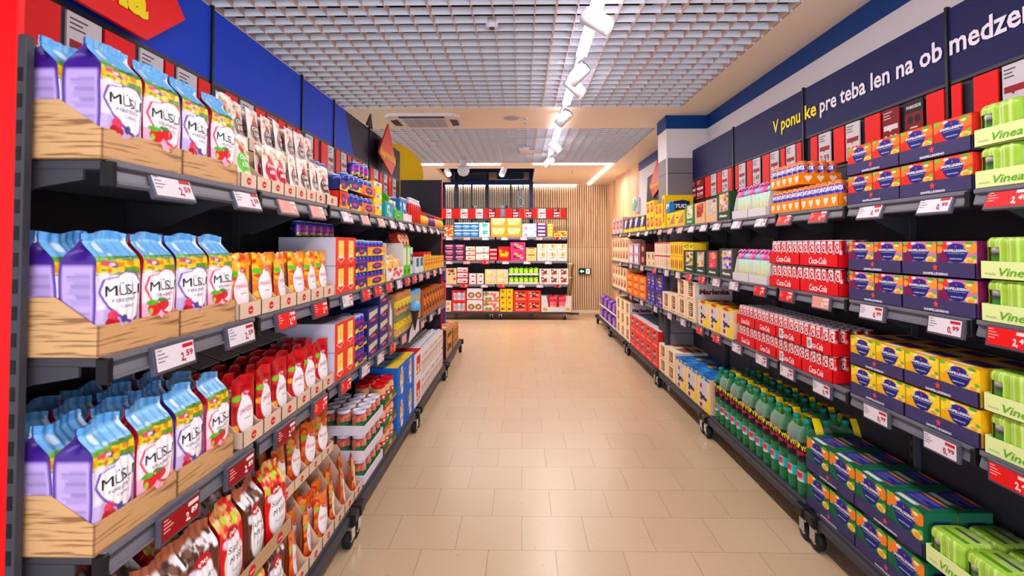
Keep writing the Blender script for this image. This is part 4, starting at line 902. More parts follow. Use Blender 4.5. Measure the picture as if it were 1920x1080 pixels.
# ---- six-pack drink cartons
def sanpack(w, h, base, base2, fruit, seed, d=.115):
    a = Art(base).e(.1, .35, .28, .4, base2).e(.84, .72, .20, .24, fruit).e(.17, .8, .17, .2, fruit if seed != 2 else (226, 50, 40)).e(.80, .80, .07, .06, (250, 226, 170)).e(.06, .62, .10, .16, fruit)
    a.e(.82, .92, .10, .07, (80, 170, 50)).e(.08, .92, .10, .08, (110, 190, 60)).e(.33, .90, .07, .06, (240, 230, 220))
    a.e(.5, .74, .20, .16, (30, 40, 160)).p([(.18, .56), (.28, .66), (.38, .70), (.5, .86), (.62, .70), (.72, .66), (.82, .56), (.76, .42), (.74, .3), (.66, .1), (.5, .02), (.34, .1), (.26, .3), (.24, .42)], (28, 34, 118))
    a.e(.84, .16, .14, .14, (246, 214, 110)).e(.84, .13, .09, .09, (240, 160, 40)).e(.93, .3, .06, .08, (90, 180, 60)).r(0, 0, .02, 1, tuple(int(x * .6) for x in base))
    ta = Art(base2).r(.15, .35, .85, .9, (36, 34, 120)).lines(.22, .42, .78, .84, (120, 110, 190), 5, 2).r(.2, .08, .7, .26, (226, 214, 226)).e(.5, .95, .3, .06, fruit).e(.8, .3, .12, .04, (226, 60, 30))
    v0 = .30 if seed == 1 else .36; A = lambda q: h * (v0 + q * (1 - v0))
    b = carton(w, d, h, base2, None, mat='card', topart=ta, side=base2); front(b, w, h * (1 - v0), a, 36, 26, 'card', z=h * v0)
    b.add([(x, -.0012, z) for x, z in star(0, A(.76), h * .05)], [tuple(range(10))], 'card', (222, 50, 50))
    b.text('SANPELLEGRINO', flat(-.0012), 0, A(.53), w=w * .62, h=h * .10, col=(240, 238, 246), mat='card', bold=.03)
    b.text('ITALIAN SPARKLING DRINKS', flat(-.0012), 0, A(.44), w=w * .46, h=h * .035, col=(220, 216, 236), mat='card', bold=.0)
    b.text(['ARANCIATA', 'ARANCIATA ROSSA', 'MELOGRANO & ARANCIA', 'LIMONATA'][seed], flat(-.0012), 0, A(.2), w=w * .3, h=h * .05, col=(232, 228, 240), mat='card', bold=.01)
    # end faces: little window showing cans
    for s in (-1, 1):
        x = s * (w / 2 + .0012); b.add([(x, .03, h * .15), (x, .09, h * .15), (x, .09, h * .8), (x, .03, h * .8)], [(0, 1, 2, 3) if s > 0 else (3, 2, 1, 0)], 'card', (40, 34, 90))
        b.add([(x * 1.005, .045, h * .3), (x * 1.005, .075, h * .3), (x * 1.005, .075, h * .5), (x * 1.005, .045, h * .5)], [(0, 1, 2, 3) if s > 0 else (3, 2, 1, 0)], 'card', (200, 60, 80))
    return Proto('drink_carton', b)
def santray(w, hf, d=.24):
    def t(b):
        b.add([(x, -.001, z) for x, z in star(0, hf * .62, hf * .28)], [tuple(range(10))], 'card', (226, 66, 60))
        b.text('SANPELLEGRINO', flat(-.001), 0, hf * .12, w=w * .34, h=hf * .22, col=(236, 230, 240), mat='card', bold=.03)
    return tray(w, d, hf, hf, 'card', (62, 55, 98), inner=(120, 96, 76), txt=t)
# ---- film-wrapped green packs over cans
def vinea():
    w, d, h = .142, .118, .118; n = 96; b = MB()
    q = np.linspace(0, 2 * PI, 721); px = np.sign(np.cos(q)) * np.abs(np.cos(q)) ** .4 * w / 2; py = np.sign(np.sin(q)) * np.abs(np.sin(q)) ** .4 * d / 2
    L_ = np.r_[0, np.cumsum(np.hypot(np.diff(px), np.diff(py)))]; sL = np.linspace(0, L_[-1], n, endpoint=False); ox = np.interp(sL, L_, px); oy = np.interp(sL, L_, py)
    lobe = 1 - .06 * np.exp(-(ox / .010) ** 2)
    def outline(k): return ox * k, d / 2 + oy * lobe * k
    zs = [0, .008, .02, .032, .044, .056, .068, .080, .090, .098, .106, .113, h]; ks = [.97, 1, .985, .98, .98, .985, .98, .98, .99, 1, .99, .95, .88]
    V = []; C = []; rn = np.random.RandomState(4); str_ = rn.rand(n)
    for z, k in zip(zs, ks):
        x, y = outline(k); V.append(np.stack([x, y + (str_ - .5) * .002, np.full(n, z)], -1)); C.append(np.array([(156, 196, 58) if str_[j] > .35 else (196, 222, 124) for j in range(n)]))
    V = np.concatenate(V); C = np.concatenate(C); f = []
    for i in range(len(zs) - 1):
        for j in range(n):
            xm = (V[i * n + j][0] + V[i * n + (j + 1) % n][0]) / 2; ym = V[i * n + j][1]; zt = .098 - 14 * (xm + .036) ** 2
            hole = ym < d * .3 and abs(xm + .036) < .0215 and zs[i + 1] <= zt
            hole = hole or (abs(ym - d / 2) < .032 and abs(xm) > .06 and zs[i + 1] < .098 - 14 * (ym - d / 2) ** 2)
            if not hole: f.append((i * n + j, i * n + (j + 1) % n, (i + 1) * n + (j + 1) % n, (i + 1) * n + j))
    f.append(tuple(range((len(zs) - 1) * n, len(zs) * n)))
    b.add(V, f, 'film', C, smooth=True)
    b.box(-.05, .05, .03, .045, h - .0005, h + .0008, 'film', (96, 150, 40)); b.box(-.045, .045, .07, .082, h - .0005, h + .0008, 'film', (70, 84, 70))
    cans = []
    for x in (-.034, .034):
        for y in (.033, .085):
            ca = Art((206, 214, 196)).e(.5, .45, .12, .2, (60, 150, 40)).r(.35, .6, .6, .75, (60, 50, 60)).b(.3, .1, .8, .4, [(90, 180, 40)], 8, .05, .06, 2)
            m = can(.030, .112, ca, n=14, rings=6); m.xf(Matrix.Translation((x, y, .002))); cans.append(('can', m))
    return Proto('shrink_wrapped_can_pack', b, cans)
VIN = vinea()
def vtext(w, hf):
    def t(b): b.text('Vinea', flat(-.001), -w * .12, hf * .22, w=w * .32, h=hf * .62, col=(92, 172, 14), mat='card', bold=.01, shear=.3); b.text('biela', flat(-.001), -w * .38, hf * .25, w=w * .12, h=hf * .18, col=(170, 176, 120), mat='card', bold=0)
    return tray(w, .26, hf, hf, 'card', (222, 234, 158), inner=(200, 214, 130), txt=t)

# ---- generic printed boxes
def winart(base, win, blobs, seed, u0=.15, u1=.85, v0=.3, v1=.8, strip=None):
    a = Art(base).r(u0, v0, u1, v1, win).b(u0 + .08, v0 + .1, u1 - .08, v1 - .1, blobs, 14, .09, .08, seed)
    if strip: a.r(.15, .08, .85, .18, strip)
    return a
def blobart(base, cols, seed, n=16, ru=.12, rv=.09, u0=.05, v0=.1, u1=.95, v1=.9): return Art(base).b(u0, v0, u1, v1, cols, n, ru, rv, seed)
def simple(name, w, d, h, base, art, res=(14, 14), txt=None, **k):
    b = carton(w, d, h, base, art, res=res, **k)
    if txt: 
        for t in txt: b.text(t[0], flat(-.0014), w * t[1], h * t[2], w=w * t[3], h=h * t[4], col=t[5], mat='card', bold=t[6] if len(t) > 6 else .02, shear=t[7] if len(t) > 7 else 0)
    return Proto(name, b)

# ================================================================== STOCKING: LEFT SHELVES
def musli_block(sh, rows, nm):
    for k, (a, c) in enumerate(((.992, 1.232), (1.234, 1.474))):
        loc, rz = at('L', ZS['L', sh], (a + c) / 2, .004); o = MT.put(loc, rz); tag(o, 'wood-print cardboard tray, %s of the %s' % (['nearer', 'farther'][k], WH['L', sh]), 'tray', 'wood-print trays')
    for i, P_ in enumerate((MP, MK, MP, MK)):
        y = 1.053 + i * .1205
        fill(P_, 'L', sh, y - .05, y + .05, 1, ['purple muesli bag nearest camera', 'pink muesli bag nearest camera', 'second purple muesli bag', 'second pink muesli bag'][i], 'muesli bag', rows=rows, rd=.079, d=.012, dz=.004, jit=.003, rj=.06)
musli_block(1, 3, ''); musli_block(2, 3, ''); musli_block(3, 4, '')
# top shelf
EB = ebox(.092, .13, .042, .115)
fill(EB, 'L', 1, 1.485, 2.13, 7, 'beige display box with red oval', 'display box', d=.0)
EBB = ebox(.092, .12, .042, .10)
for k in range(7):   # plain kraft cartons under the raised boxes
    loc, rz = at('L', ZS['L', 1], 1.72 + k * .092, .135)
    o = link('kraft_carton', None if k < 0 else KC.body if k else None, None, loc, (0, 0, rz)) if 0 else None
KC = Proto('kraft_carton', MB().box(-.045, .045, 0, .12, 0, .158, 'kraft', c=.002))
fill(KC, 'L', 1, 1.69, 2.426, 8, 'plain kraft carton', 'carton', d=.135)
fill(EBB, 'L', 1, 1.69, 2.426, 8, 'raised beige display box with red oval', 'display box', d=.135, dz=.16)
fill(SNG, 'L', 1, 1.50, 1.59, 1, 'green snack pouch', 'pouch', rows=3, rd=.034, d=.012, dz=.03, rj=.1, lean=.12)
fill(SNR, 'L', 1, 1.665, 1.765, 1, 'red fruit snack pouch', 'pouch', rows=2, rd=.03, d=.012, dz=.03, rj=.12, lean=.1)
fill(SNR, 'L', 1, 1.765, 1.85, 1, 'crimson fruit snack pouch', 'pouch', rows=1, d=.02, dz=.03, rj=.12, lean=.1)
fill(SNB, 'L', 1, 1.85, 2.13, 3, 'brown coconut snack pouch', 'pouch', rows=2, rd=.035, d=.012, dz=.03, rj=.15, jit=.006, lean=.1)
fill(SNB, 'L', 1, 2.14, 2.23, 1, 'lone brown coconut snack pouch', 'pouch', rows=2, rd=.03, d=.012, dz=.03, rj=.2, lean=.1)
fill(ebox(.13, .13, .042, .10), 'L', 1, 2.14, 2.285, 1, 'short beige box with red oval', 'display box', d=.0)
fill(SNG, 'L', 1, 1.62, 1.72, 1, 'raised green snack pouch', 'pouch', d=.15, dz=.19, rj=.1)
fill(SNB, 'L', 1, 1.72, 2.426, 7, 'raised brown snack pouch', 'pouch', rows=2, rd=.03, d=.15, dz=.19, rj=.25, jit=.008, lean=.08)
def fruittray(w, h, base, fr, seed):
    a = Art(base).b(0, 0, 1, .45, fr, 26, .08, .14, seed).e(.5, .5, .26, .38, (50, 52, 120)).e(.5, .55, .16, .16, (220, 40, 120))
    return tray(w, .14, h, h, 'card', base, art=a, res=(22, 12))
YEL = [(246, 190, 20), (250, 210, 60), (240, 150, 20)]; ORA = [(244, 120, 20), (250, 150, 50), (226, 80, 20)]
FT1 = fruittray(.11, .05, (44, 44, 110), YEL, 1); FT2 = fruittray(.22, .05, (50, 52, 130), YEL, 2); FT3 = fruittray(.24, .05, (238, 110, 30), ORA, 3)
fill(fruittray(.108, .075, (226, 50, 20), ORA + YEL, 4), 'L', 1, 2.30, 2.41, 1, 'red and orange fruit tray', 'tray', d=.0)
fill(FCT, 'L', 1, 2.30, 2.41, 1, 'tinned fruit in red tray', 'can', rows=1, d=.03, dz=.004)
fill(FT1, 'L', 1, 2.30, 2.41, 1, 'navy pineapple tray', 'tray', d=.0, dz=.078)
fill(FCT, 'L', 1, 2.302, 2.408, 1, 'tinned fruit in navy tray', 'can', rows=1, d=.015, dz=.082)
fill(FT2, 'L', 1, 2.412, 2.628, 1, 'blue pineapple tray', 'tray', tiers=2, th=.092, d=.0)
fill(FC, 'L', 1, 2.415, 2.625, 3, 'tinned pineapple', 'can', tiers=2, th=.092, rows=2, rd=.063, d=.008, dz=.004)
fill(FT3, 'L', 1, 2.632, 2.87, 1, 'orange peach tray', 'tray', tiers=2, th=.092, d=.0)
fill(FC, 'L', 1, 2.635, 2.868, 3, 'tinned peaches', 'can', tiers=2, th=.092, rows=2, rd=.063, d=.008, dz=.004)
fill(FCT, 'L', 1, 2.635, 2.868, 3, 'loose purple tin atop peaches', 'can', d=.03, dz=.188)
fill(FCT, 'L', 1, 2.44, 2.64, 3, 'loose purple tin at back', 'can', d=.18, dz=.17)
fill(Proto('stack_carton', MB().box(-.1, .1, 0, .07, 0, .168, 'kraft', c=.002)), 'L', 1, 2.44, 2.64, 1, 'kraft carton under loose purple tins', 'carton', d=.20)
fill(simple('tea_carton', .16, .12, .062, (232, 226, 214), Art((232, 226, 214)).r(0, .0, 1, .62, (246, 208, 10)).e(.5, .75, .2, .14, (150, 140, 130)), side=(246, 208, 10)), 'L', 1, 2.88, 3.045, 1, 'yellow and white food carton', 'carton', tiers=3, th=.064)
fill(simple('cream_bags', .15, .09, .1, (226, 206, 190), blobart((226, 206, 190), [(150, 60, 50), (190, 150, 110), (110, 130, 80)], 3)), 'L', 1, 2.88, 3.2, 2, 'cream snack carton at back', 'carton', d=.17, dz=.12)
fill(simple('teal_carton', .2, .1, .09, (20, 160, 176), Art((20, 160, 176)).r(.2, .3, .45, .8, (210, 230, 236)).e(.55, .2, .2, .16, (170, 200, 210)).r(.3, .4, .38, .6, (40, 50, 60))), 'L', 1, 3.06, 3.28, 1, 'small teal carton', 'carton', d=-.004)
def cutdisplay(w, d, h, hf, col, inner, art, goods, name='display_box', txt=None):
    """shelf-ready box: low front, high back, sloped sides, goods showing"""
    b = MB(); t = .003
    b.box(-w / 2, w / 2, 0, t, 0, hf, 'card', col); b.box(-w / 2, w / 2, d - t, d, 0, h, 'card', col); b.box(-w / 2, w / 2, 0, d, 0, .003, 'card', col)
    for s in (-1, 1): b.prism([(0, 0), (d, 0), (d, h), (d * .06, h), (0, h * .97)] if hf > h * .3 and goods == 'win' else [(0, 0), (d, 0), (d, h), (d * .6, h), (d * .1, hf), (0, hf)], 'x', *sorted((s * w / 2, s * (w / 2 - t))), 'card', col)
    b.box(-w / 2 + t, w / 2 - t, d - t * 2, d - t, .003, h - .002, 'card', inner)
    if art: b.grid(lambda u, v: (u * w - w / 2, -.0006, v * hf), 14, 8, 'card', art)
    if txt: b.text(txt[0], flat(-.0014), 0, hf * .25, w=w * txt[1], h=hf * .45, col=txt[2], mat='card', bold=.03)
    return Proto(name, b)
panda = Art((70, 200, 20)).e(.5, .45, .16, .3, (20, 24, 20)).e(.5, .5, .12, .2, (226, 236, 226)).e(.46, .55, .03, .06, (20, 24, 20)).e(.54, .55, .03, .06, (20, 24, 20))
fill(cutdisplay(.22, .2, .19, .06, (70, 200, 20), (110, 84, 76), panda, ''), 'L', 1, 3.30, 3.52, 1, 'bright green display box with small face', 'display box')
PNC = pouch(.09, .12, .03, blobart((226, 206, 180), [(236, 120, 40), (200, 160, 120)], 4), 2, 10, 12)[0]; PNC = Proto('snack_pouch', PNC)
fill(PNC, 'L', 1, 3.33, 3.52, 2, 'tan snack pouch in green box', 'pouch', rows=2, rd=.05, d=.03, dz=.005)
fill(cutdisplay(.28, .2, .19, .05, (232, 222, 226), (190, 186, 200), Art((236, 226, 226)), 'win'), 'L', 1, 3.54, 3.83, 1, 'white display box with blue goods', 'display box')
fill(simple('blue_pack', .2, .08, .15, (30, 120, 190), blobart((40, 130, 200), [(230, 240, 250), (20, 60, 120), (90, 180, 230)], 5)), 'L', 1, 3.56, 3.81, 1, 'blue and white pack in white box', 'pack', d=.03, dz=.005)
a = Art((206, 22, 28)).r(0, .84, 1, 1, (236, 232, 232)).r(0, 0, 1, .12, (226, 40, 30)).r(.3, .1, .7, .45, (232, 222, 220)).b(.1, .15, .9, .5, [(150, 120, 60), (236, 230, 224)], 10, .08, .05, 2)
b = MB(); b.lathe([(.024, 0), (.027, .005), (.027, .14), (.016, .165), (.014, .17)], 14, 'film', art=a)
DR = Proto('slim_bottle', b, [('cap', MB().lathe([(.016, .168), (.016, .188), (.012, .19)], 12, 'fixture'))], off=.028)
fill(DR, 'L', 1, 3.86, 4.25, 6, 'slim red and white bottle', 'bottle', rows=2, rd=.06, d=.01)
def squeezy(c1, c2, cc, seed):
    b = MB(); b.lathe([(.02, 0), (.03, .01), (.034, .04), (.028, .07), (.012, .09)], 12, 'film', art=Art(c1).b(0, 0, 1, .9, [c2, (240, 200, 40)], 14, .08, .1, seed)); c = MB().lathe([(.012, .088), (.014, .10), (.004, .122)], 10, 'film', cc)
    return Proto('squeezy_bottle', b, [('nozzle', c)], off=.034)
fill(squeezy((244, 140, 20), (236, 90, 20), (210, 20, 20), 2), 'L', 1, 4.28, 4.62, 4, 'orange squeezy bottle with red tip', 'bottle', rows=2, rd=.07, d=.01)
fill(squeezy((110, 30, 120), (236, 200, 230), (120, 20, 90), 3), 'L', 1, 4.64, 4.98, 4, 'purple squeezy bottle', 'bottle', rows=2, rd=.07, d=.01)
fill(squeezy((240, 170, 60), (220, 60, 30), (210, 20, 20), 4), 'L', 1, 5.0, 5.5, 5, 'yellow squeezy bottle', 'bottle', rows=1, d=.01)
# middle shelf
EB2 = ebox(.126, .16, .047, .15, slope=(.1, .75))
fill(EB2, 'L', 2, 1.487, 2.252, 6, 'beige mango display box', 'display box', d=.0)
fill(MANGO, 'L', 2, 1.487, 2.252, 6, 'orange mango pouch', 'pouch', rows=3, rd=.045, d=.012, dz=.004, rj=.14, jit=.006)
PB = MB(); pa = Art((238, 54, 24)); 
for cx in (.26, .76):
    pa.r(cx - .13, .28, cx + .13, .93, (248, 216, 110)).r(cx - .13, .26, cx + .13, .34, (250, 240, 226)).r(cx - .15, .90, cx + .15, .96, (214, 24, 20)).p([(cx - .2, .26), (cx, .06), (cx + .2, .26), (cx + .16, .26), (cx, .11), (cx - .16, .26)], (244, 190, 170)).r(cx - .01, .36, cx + .01, .9, (232, 176, 70)).r(cx - .1, .6, cx + .1, .61, (180, 130, 60))
PBX = Proto('pasta_display_carton', carton(.27, .25, .124, (214, 206, 214), pa, res=(34, 22), side=(206, 202, 222), top=(150, 146, 160)))
fill(PBX, 'L', 2, 2.256, 2.53, 1, 'white carton with red pasta front', 'carton', tiers=2, th=.126, d=0)
fill(FCT, 'L', 2, 2.10, 2.72, 7, 'purple tin on top of cartons', 'can', d=.16, dz=.254, keep=lambda i, t, r: i > 1)
fill(Proto('stack_carton', MB().box(-.095, .095, 0, .2, 0, .245, 'kraft', c=.002)), 'L', 2, 2.54, 2.73, 1, 'kraft carton behind tins', 'carton', d=.14)
FT4 = fruittray(.19, .045, (44, 46, 116), YEL, 6)
fill(FT4, 'L', 2, 2.535, 2.725, 1, 'navy tin tray with yellow fruit', 'tray', tiers=3, th=.081, d=0)
fill(FC, 'L', 2, 2.54, 2.72, 3, 'blue tin in navy tray', 'can', tiers=3, th=.081, d=.004, dz=.004)
FT5 = fruittray(.36, .045, (236, 166, 20), YEL, 7)
fill(FT5, 'L', 2, 2.73, 3.095, 1, 'yellow fruit tray', 'tray', tiers=3, th=.08, d=0)
fill(FC, 'L', 2, 2.735, 3.09, 5, 'blue tin in yellow tray', 'can', tiers=3, th=.08, rows=2, rd=.064, d=.006, dz=.003)
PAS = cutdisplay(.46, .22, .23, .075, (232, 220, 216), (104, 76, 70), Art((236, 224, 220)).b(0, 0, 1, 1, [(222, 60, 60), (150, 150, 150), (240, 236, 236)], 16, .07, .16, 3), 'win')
fill(PAS, 'L', 2, 3.10, 3.575, 1, 'white bakery display box', 'display box')
fill(Proto('pastry_pack', bag(.17, .10, .15, blobart((244, 196, 110), [(236, 150, 50), (250, 226, 170), (244, 210, 60)], 5), (236, 190, 120), (240, 200, 140), 2, lines=False, nu=10, nv=12)[0]), 'L', 2, 3.14, 3.54, 2, 'golden pastry bag', 'pastry bag', rows=1, d=.02, dz=.005)
fill(Proto('dark_snack_bag', bag(.10, .06, .12, blobart((60, 26, 40), [(120, 70, 50), (90, 60, 120), (150, 110, 70)], 5), (40, 20, 26), (70, 40, 30), 2, lines=False, nu=8, nv=10)[0]), 'L', 2, 2.75, 3.5, 6, 'dark brown snack bag at back', 'snack bag', d=.24, dz=.17, rj=.3)
fill(Proto('kraft_riser', MB().box(-.4, .4, 0, .13, 0, .168, 'kraft', c=.002)), 'L', 2, 2.74, 3.54, 1, 'kraft carton under dark snack bags', 'carton', d=.24)
GRN = simple('green_milk_carton', .12, .18, .21, (90, 200, 30), Art((90, 200, 30)).r(.15, .35, .45, .95, (236, 236, 220)).r(.55, .35, .85, .95, (236, 236, 220)).e(.5, .16, .14, .08, (20, 30, 20)))
fill(GRN, 'L', 2, 3.60, 3.85, 2, 'green carton showing white sticks', 'carton')
fill(Proto('bright_snack_bag', bag(.11, .06, .13, blobart((206, 50, 40), [(236, 150, 60), (60, 30, 30), (240, 210, 150)], 7), (180, 40, 30), (60, 30, 20), 3, lines=False, nu=8, nv=10)[0]), 'L', 2, 3.58, 3.90, 3, 'bright snack bag leaning above green cartons', 'snack bag', d=.03, dz=.213, lean=.25)
fill(simple('cow_carton', .12, .15, .20, (222, 216, 216), blobart((222, 216, 216), [(30, 28, 30)], 3, n=12)), 'L', 2, 3.88, 4.02, 1, 'black and white patterned carton', 'carton', d=.03)
fill(simple('small_white_box', .15, .15, .12, (220, 226, 232), winart((220, 226, 232), (40, 100, 120), [(60, 130, 140), (20, 60, 80)], 3, v0=.4, v1=.95)), 'L', 2, 4.03, 4.37, 2, 'white box with teal window', 'carton')
fill(simple('yellow_snack_box', .12, .16, .11, (244, 180, 20), blobart((244, 186, 20), [(220, 40, 20), (240, 220, 60), (60, 130, 40)], 3)), 'L', 2, 4.40, 5.5, 8, 'yellow and red snack box', 'carton', rows=1)
fill(simple('red_lid_tub', .1, .1, .045, (214, 30, 26), Art((214, 30, 26)).r(0, 0, 1, .5, (240, 190, 40))), 'L', 2, 4.40, 4.78, 3, 'red and yellow tub on snack boxes', 'tub', d=.02, dz=.112)
# lower shelf
EB3 = ebox(.120, .20, .047, .15, slope=(.1, .6))
fill(EB3, 'L', 3, 1.517, 2.247, 6, 'beige strawberry display box', 'display box', d=0)
fill(JAHODY, 'L', 3, 1.517, 2.247, 6, 'red strawberry pouch', 'pouch', rows=4, rd=.047, d=.012, dz=.004, rj=.2, jit=.008)
FLAP = Proto('box_flap', MB().prism([(0, 0), (.10, .035), (.20, .02), (.20, .024), (.10, .039), (0, .004)], 'x', -.055, .055, 'greyboard'))
fill(FLAP, 'L', 3, 1.50, 2.25, 6, 'grey cardboard lid flap behind red pouches', 'box flap', d=.20, dz=.20)
fill(PBX, 'L', 3, 2.254, 2.53, 1, 'white carton with red pasta front below', 'carton', tiers=2, th=.126, d=0)
FT6 = fruittray(.19, .04, (44, 46, 116), YEL, 8)
fill(FT6, 'L', 3, 2.535, 2.725, 1, 'navy tin tray with fruit picture', 'tray', tiers=3, th=.08, d=0)
fill(FC, 'L', 3, 2.54, 2.72, 3, 'dark blue tin in navy tray', 'can', tiers=3, th=.08, rows=2, rd=.064, d=.005, dz=.003)
PUR = simple('purple_snack_carton', .2, .22, .083, (58, 44, 112), Art((58, 44, 112)).p([(.1, .3), (.9, .55), (.9, .85), (.1, .75)], (196, 190, 216)).e(.5, .6, .2, .12, (220, 206, 60)).e(.5, .2, .25, .1, (214, 80, 80)), res=(20, 12), side=(28, 34, 100), top=(28, 30, 84))
fill(PUR, 'L', 3, 2.735, 2.955, 1, 'dark purple snack carton stack', 'carton', tiers=3, th=.085, d=0)
fill(PUR, 'L', 3, 2.96, 3.175, 1, 'taller dark purple snack carton stack', 'carton', tiers=4, th=.085, d=0)
fill(simple('brown_milk_carton', .16, .2, .25, (128, 100, 84), Art((128, 100, 84)).p([(.3, .1), (.75, .15), (.7, .7), (.4, .95), (.3, .5)], (226, 222, 228)).b(.3, .1, .7, .4, [(40, 60, 140), (206, 40, 50)], 8, .1, .05, 3)), 'L', 3, 3.185, 3.355, 1, 'brown carton with white splash picture', 'carton')
for k, (c, c2) in enumerate((((216, 176, 96), (196, 120, 60)), ((240, 200, 30), (60, 140, 40)), ((130, 140, 100), (60, 70, 50)), ((206, 150, 90), (40, 34, 30)), ((240, 204, 40), (60, 150, 50)), ((190, 130, 70), (226, 100, 80)))):
    fill(simple('small_food_carton', .108, .18, .044, c, blobart(c, [c2, tuple(min(255, int(x * 1.1)) for x in c)], k + 3, n=8)), 'L', 3, 3.365, 3.80, 4, ['tan', 'yellow and green', 'olive', 'dark striped brown', 'yellow and leafy', 'topmost brown'][k] + ' small food carton', 'carton', dz=k * .046, d=0)
TUBB = Proto('food_tub', MB().lathe([(.045, 0), (.055, .005), (.058, .11), (.05, .118)], 14, 'film', art=Art((250, 210, 30)).r(.35, .1, .65, .8, (240, 140, 60)).r(.5, .2, .58, .7, (30, 120, 190)).r(0, .85, 1, 1, (60, 150, 210))), off=.058)
fill(TUBB, 'L', 3, 3.82, 4.30, 4, 'yellow and orange tub', 'tub', tiers=2, th=.122, rows=1)
fill(simple('orange_brown_box', .12, .2, .19, (190, 90, 26), winart((200, 100, 30), (50, 26, 20), [(244, 150, 30), (236, 120, 20)], 3, v0=.2, v1=.95)), 'L', 3, 4.34, 5.5, 8, 'orange-brown open snack box', 'carton')
# ice-cream cone figure clipped to the rail, with a white card
b = MB().lathe([(.004, 0), (.03, .13), (.036, .14)], 14, 'film', (50, 36, 40)); g = MB().lathe([(.001, .13), (.035, .14), (.042, .165), (.034, .195), (.012, .21), (.001, .212)], 16, 'film', (96, 170, 232))
o = Proto('cone_ornament', b, [('scoop', g)]).put((XL + .048, 3.72, .80), 0); tag(o, 'dark cone ornament with pale blue scoop on left lower shelf', 'ornament')
o = link('shelf_card', MB().prism([(3.62, .73), (3.98, .76), (3.96, .845), (3.80, .86), (3.66, .80)], 'x', XL + .026, XL + .030, 'whitecard').mesh('shelf_card')); tag(o, 'white card sticking out beside the cone ornament', 'card')
# base deck
BT = tray(.36, .26, .05, .12, 'kraft', (200, 160, 120), slope=(.02, .4), txt=lambda b: [emblem(b, x, .025, .02) for x in (-.09, .09)])
fill(BT, 'L', 4, 1.12, 1.85, 2, 'kraft muesli tray', 'tray', tiers=2, th=.232, d=0)
fill([SMB[0], SMR[0]], 'L', 4, 1.13, 1.84, 5, 'large brown or red muesli bag, lower', 'muesli bag', rows=1, d=.016, dz=.004, rj=.08)
fill([SMB[0], SMB[1], SMB[0], SMR[0], SMB[1], SMR[1]], 'L', 4, 1.04, 1.85, 6, 'large raised muesli bag', 'muesli bag', rows=3, rd=.085, d=.02, dz=.236, rj=.16, jit=.006, lean=.05)
EB4 = ebox(.128, .22, .047, .22, slope=(.1, .6))
fill(EB4, 'L', 4, 1.87, 2.675, 6, 'beige peach display box', 'display box', d=0)
fill(BROS, 'L', 4, 1.87, 2.675, 6, 'orange peach pouch', 'pouch', rows=3, rd=.055, d=.014, dz=.004, rj=.35, jit=.012)
EB5 = ebox(.142, .14, .042, .13, slope=(.1, .7))
fill(EB5, 'L', 4, 1.87, 2.42, 4, 'raised beige peach box', 'display box', d=.06, dz=.29)
fill(BROS, 'L', 4, 1.87, 2.42, 4, 'raised orange peach pouch', 'pouch', rows=2, rd=.05, d=.07, dz=.294, rj=.25, jit=.008)
fill(Proto('kraft_riser', MB().box(-.27, .27, 0, .1, 0, .286, 'kraft', c=.002)), 'L', 4, 1.87, 2.42, 1, 'kraft carton under raised peach boxes', 'carton', d=.223)
def jt(w, hf, col, d=.30): return tray(w, d, hf, hf, 'card', col, inner=(180, 170, 180))
fill(jt(.36, .05, (226, 216, 232)), 'L', 4, 2.70, 3.065, 1, 'white jar tray', 'tray', tiers=3, th=.126, d=0)
fill(JW, 'L', 4, 2.705, 3.06, 4, 'white-lidded food jar', 'jar', tiers=3, th=.126, rows=3, rd=.082, d=.006, dz=.003)
fill(tray(.29, .30, .05, .05, 'card', (40, 104, 60), art=Art((40, 110, 62)).r(0, 0, 1, .3, (236, 120, 30)).e(.5, .6, .12, .26, (190, 200, 120)), res=(14, 8)), 'L', 4, 3.085, 3.385, 1, 'green jar tray', 'tray', tiers=3, th=.137, d=0)
fill(JR, 'L', 4, 3.09, 3.38, 3, 'red-lidded sausage jar', 'jar', tiers=3, th=.137, rows=2, rd=.095, d=.006, dz=.003)
BIS = simple('biscuit_display', .26, .28, .215, (12, 104, 206), Art((12, 104, 206)).e(.5, .5, .18, .42, (236, 226, 216)).e(.52, .6, .14, .26, (244, 190, 60)).b(.38, .15, .62, .9, [(250, 210, 40), (240, 170, 120), (236, 240, 246), (220, 80, 70)], 26, .05, .07, 3).b(.02, .1, .98, .9, [(60, 140, 226)], 8, .05, .03, 4), res=(20, 24), top=(40, 140, 210), topart=Art((30, 120, 210)).r(.0, .0, 1, .3, (244, 200, 40)).r(.1, .35, .45, .7, (200, 226, 236)).r(.55, .35, .9, .7, (200, 226, 236)))
fill(BIS, 'L', 4, 3.40, 3.94, 2, 'blue biscuit display carton', 'carton', tiers=2, th=.217, d=0)
fill(simple('red_white_case', .26, .3, .20, (236, 226, 226), Art((236, 226, 226)).r(.25, .15, .8, .85, (206, 30, 30)).b(.3, .15, .75, .5, [(244, 190, 120), (240, 220, 180)], 12, .08, .06, 2), topart=Art((206, 24, 36)).r(0, .2, 1, 1, (190, 20, 30))), 'L', 4, 3.96, 4.235, 1, 'white case with red picture', 'case', tiers=2, th=.202, d=0)
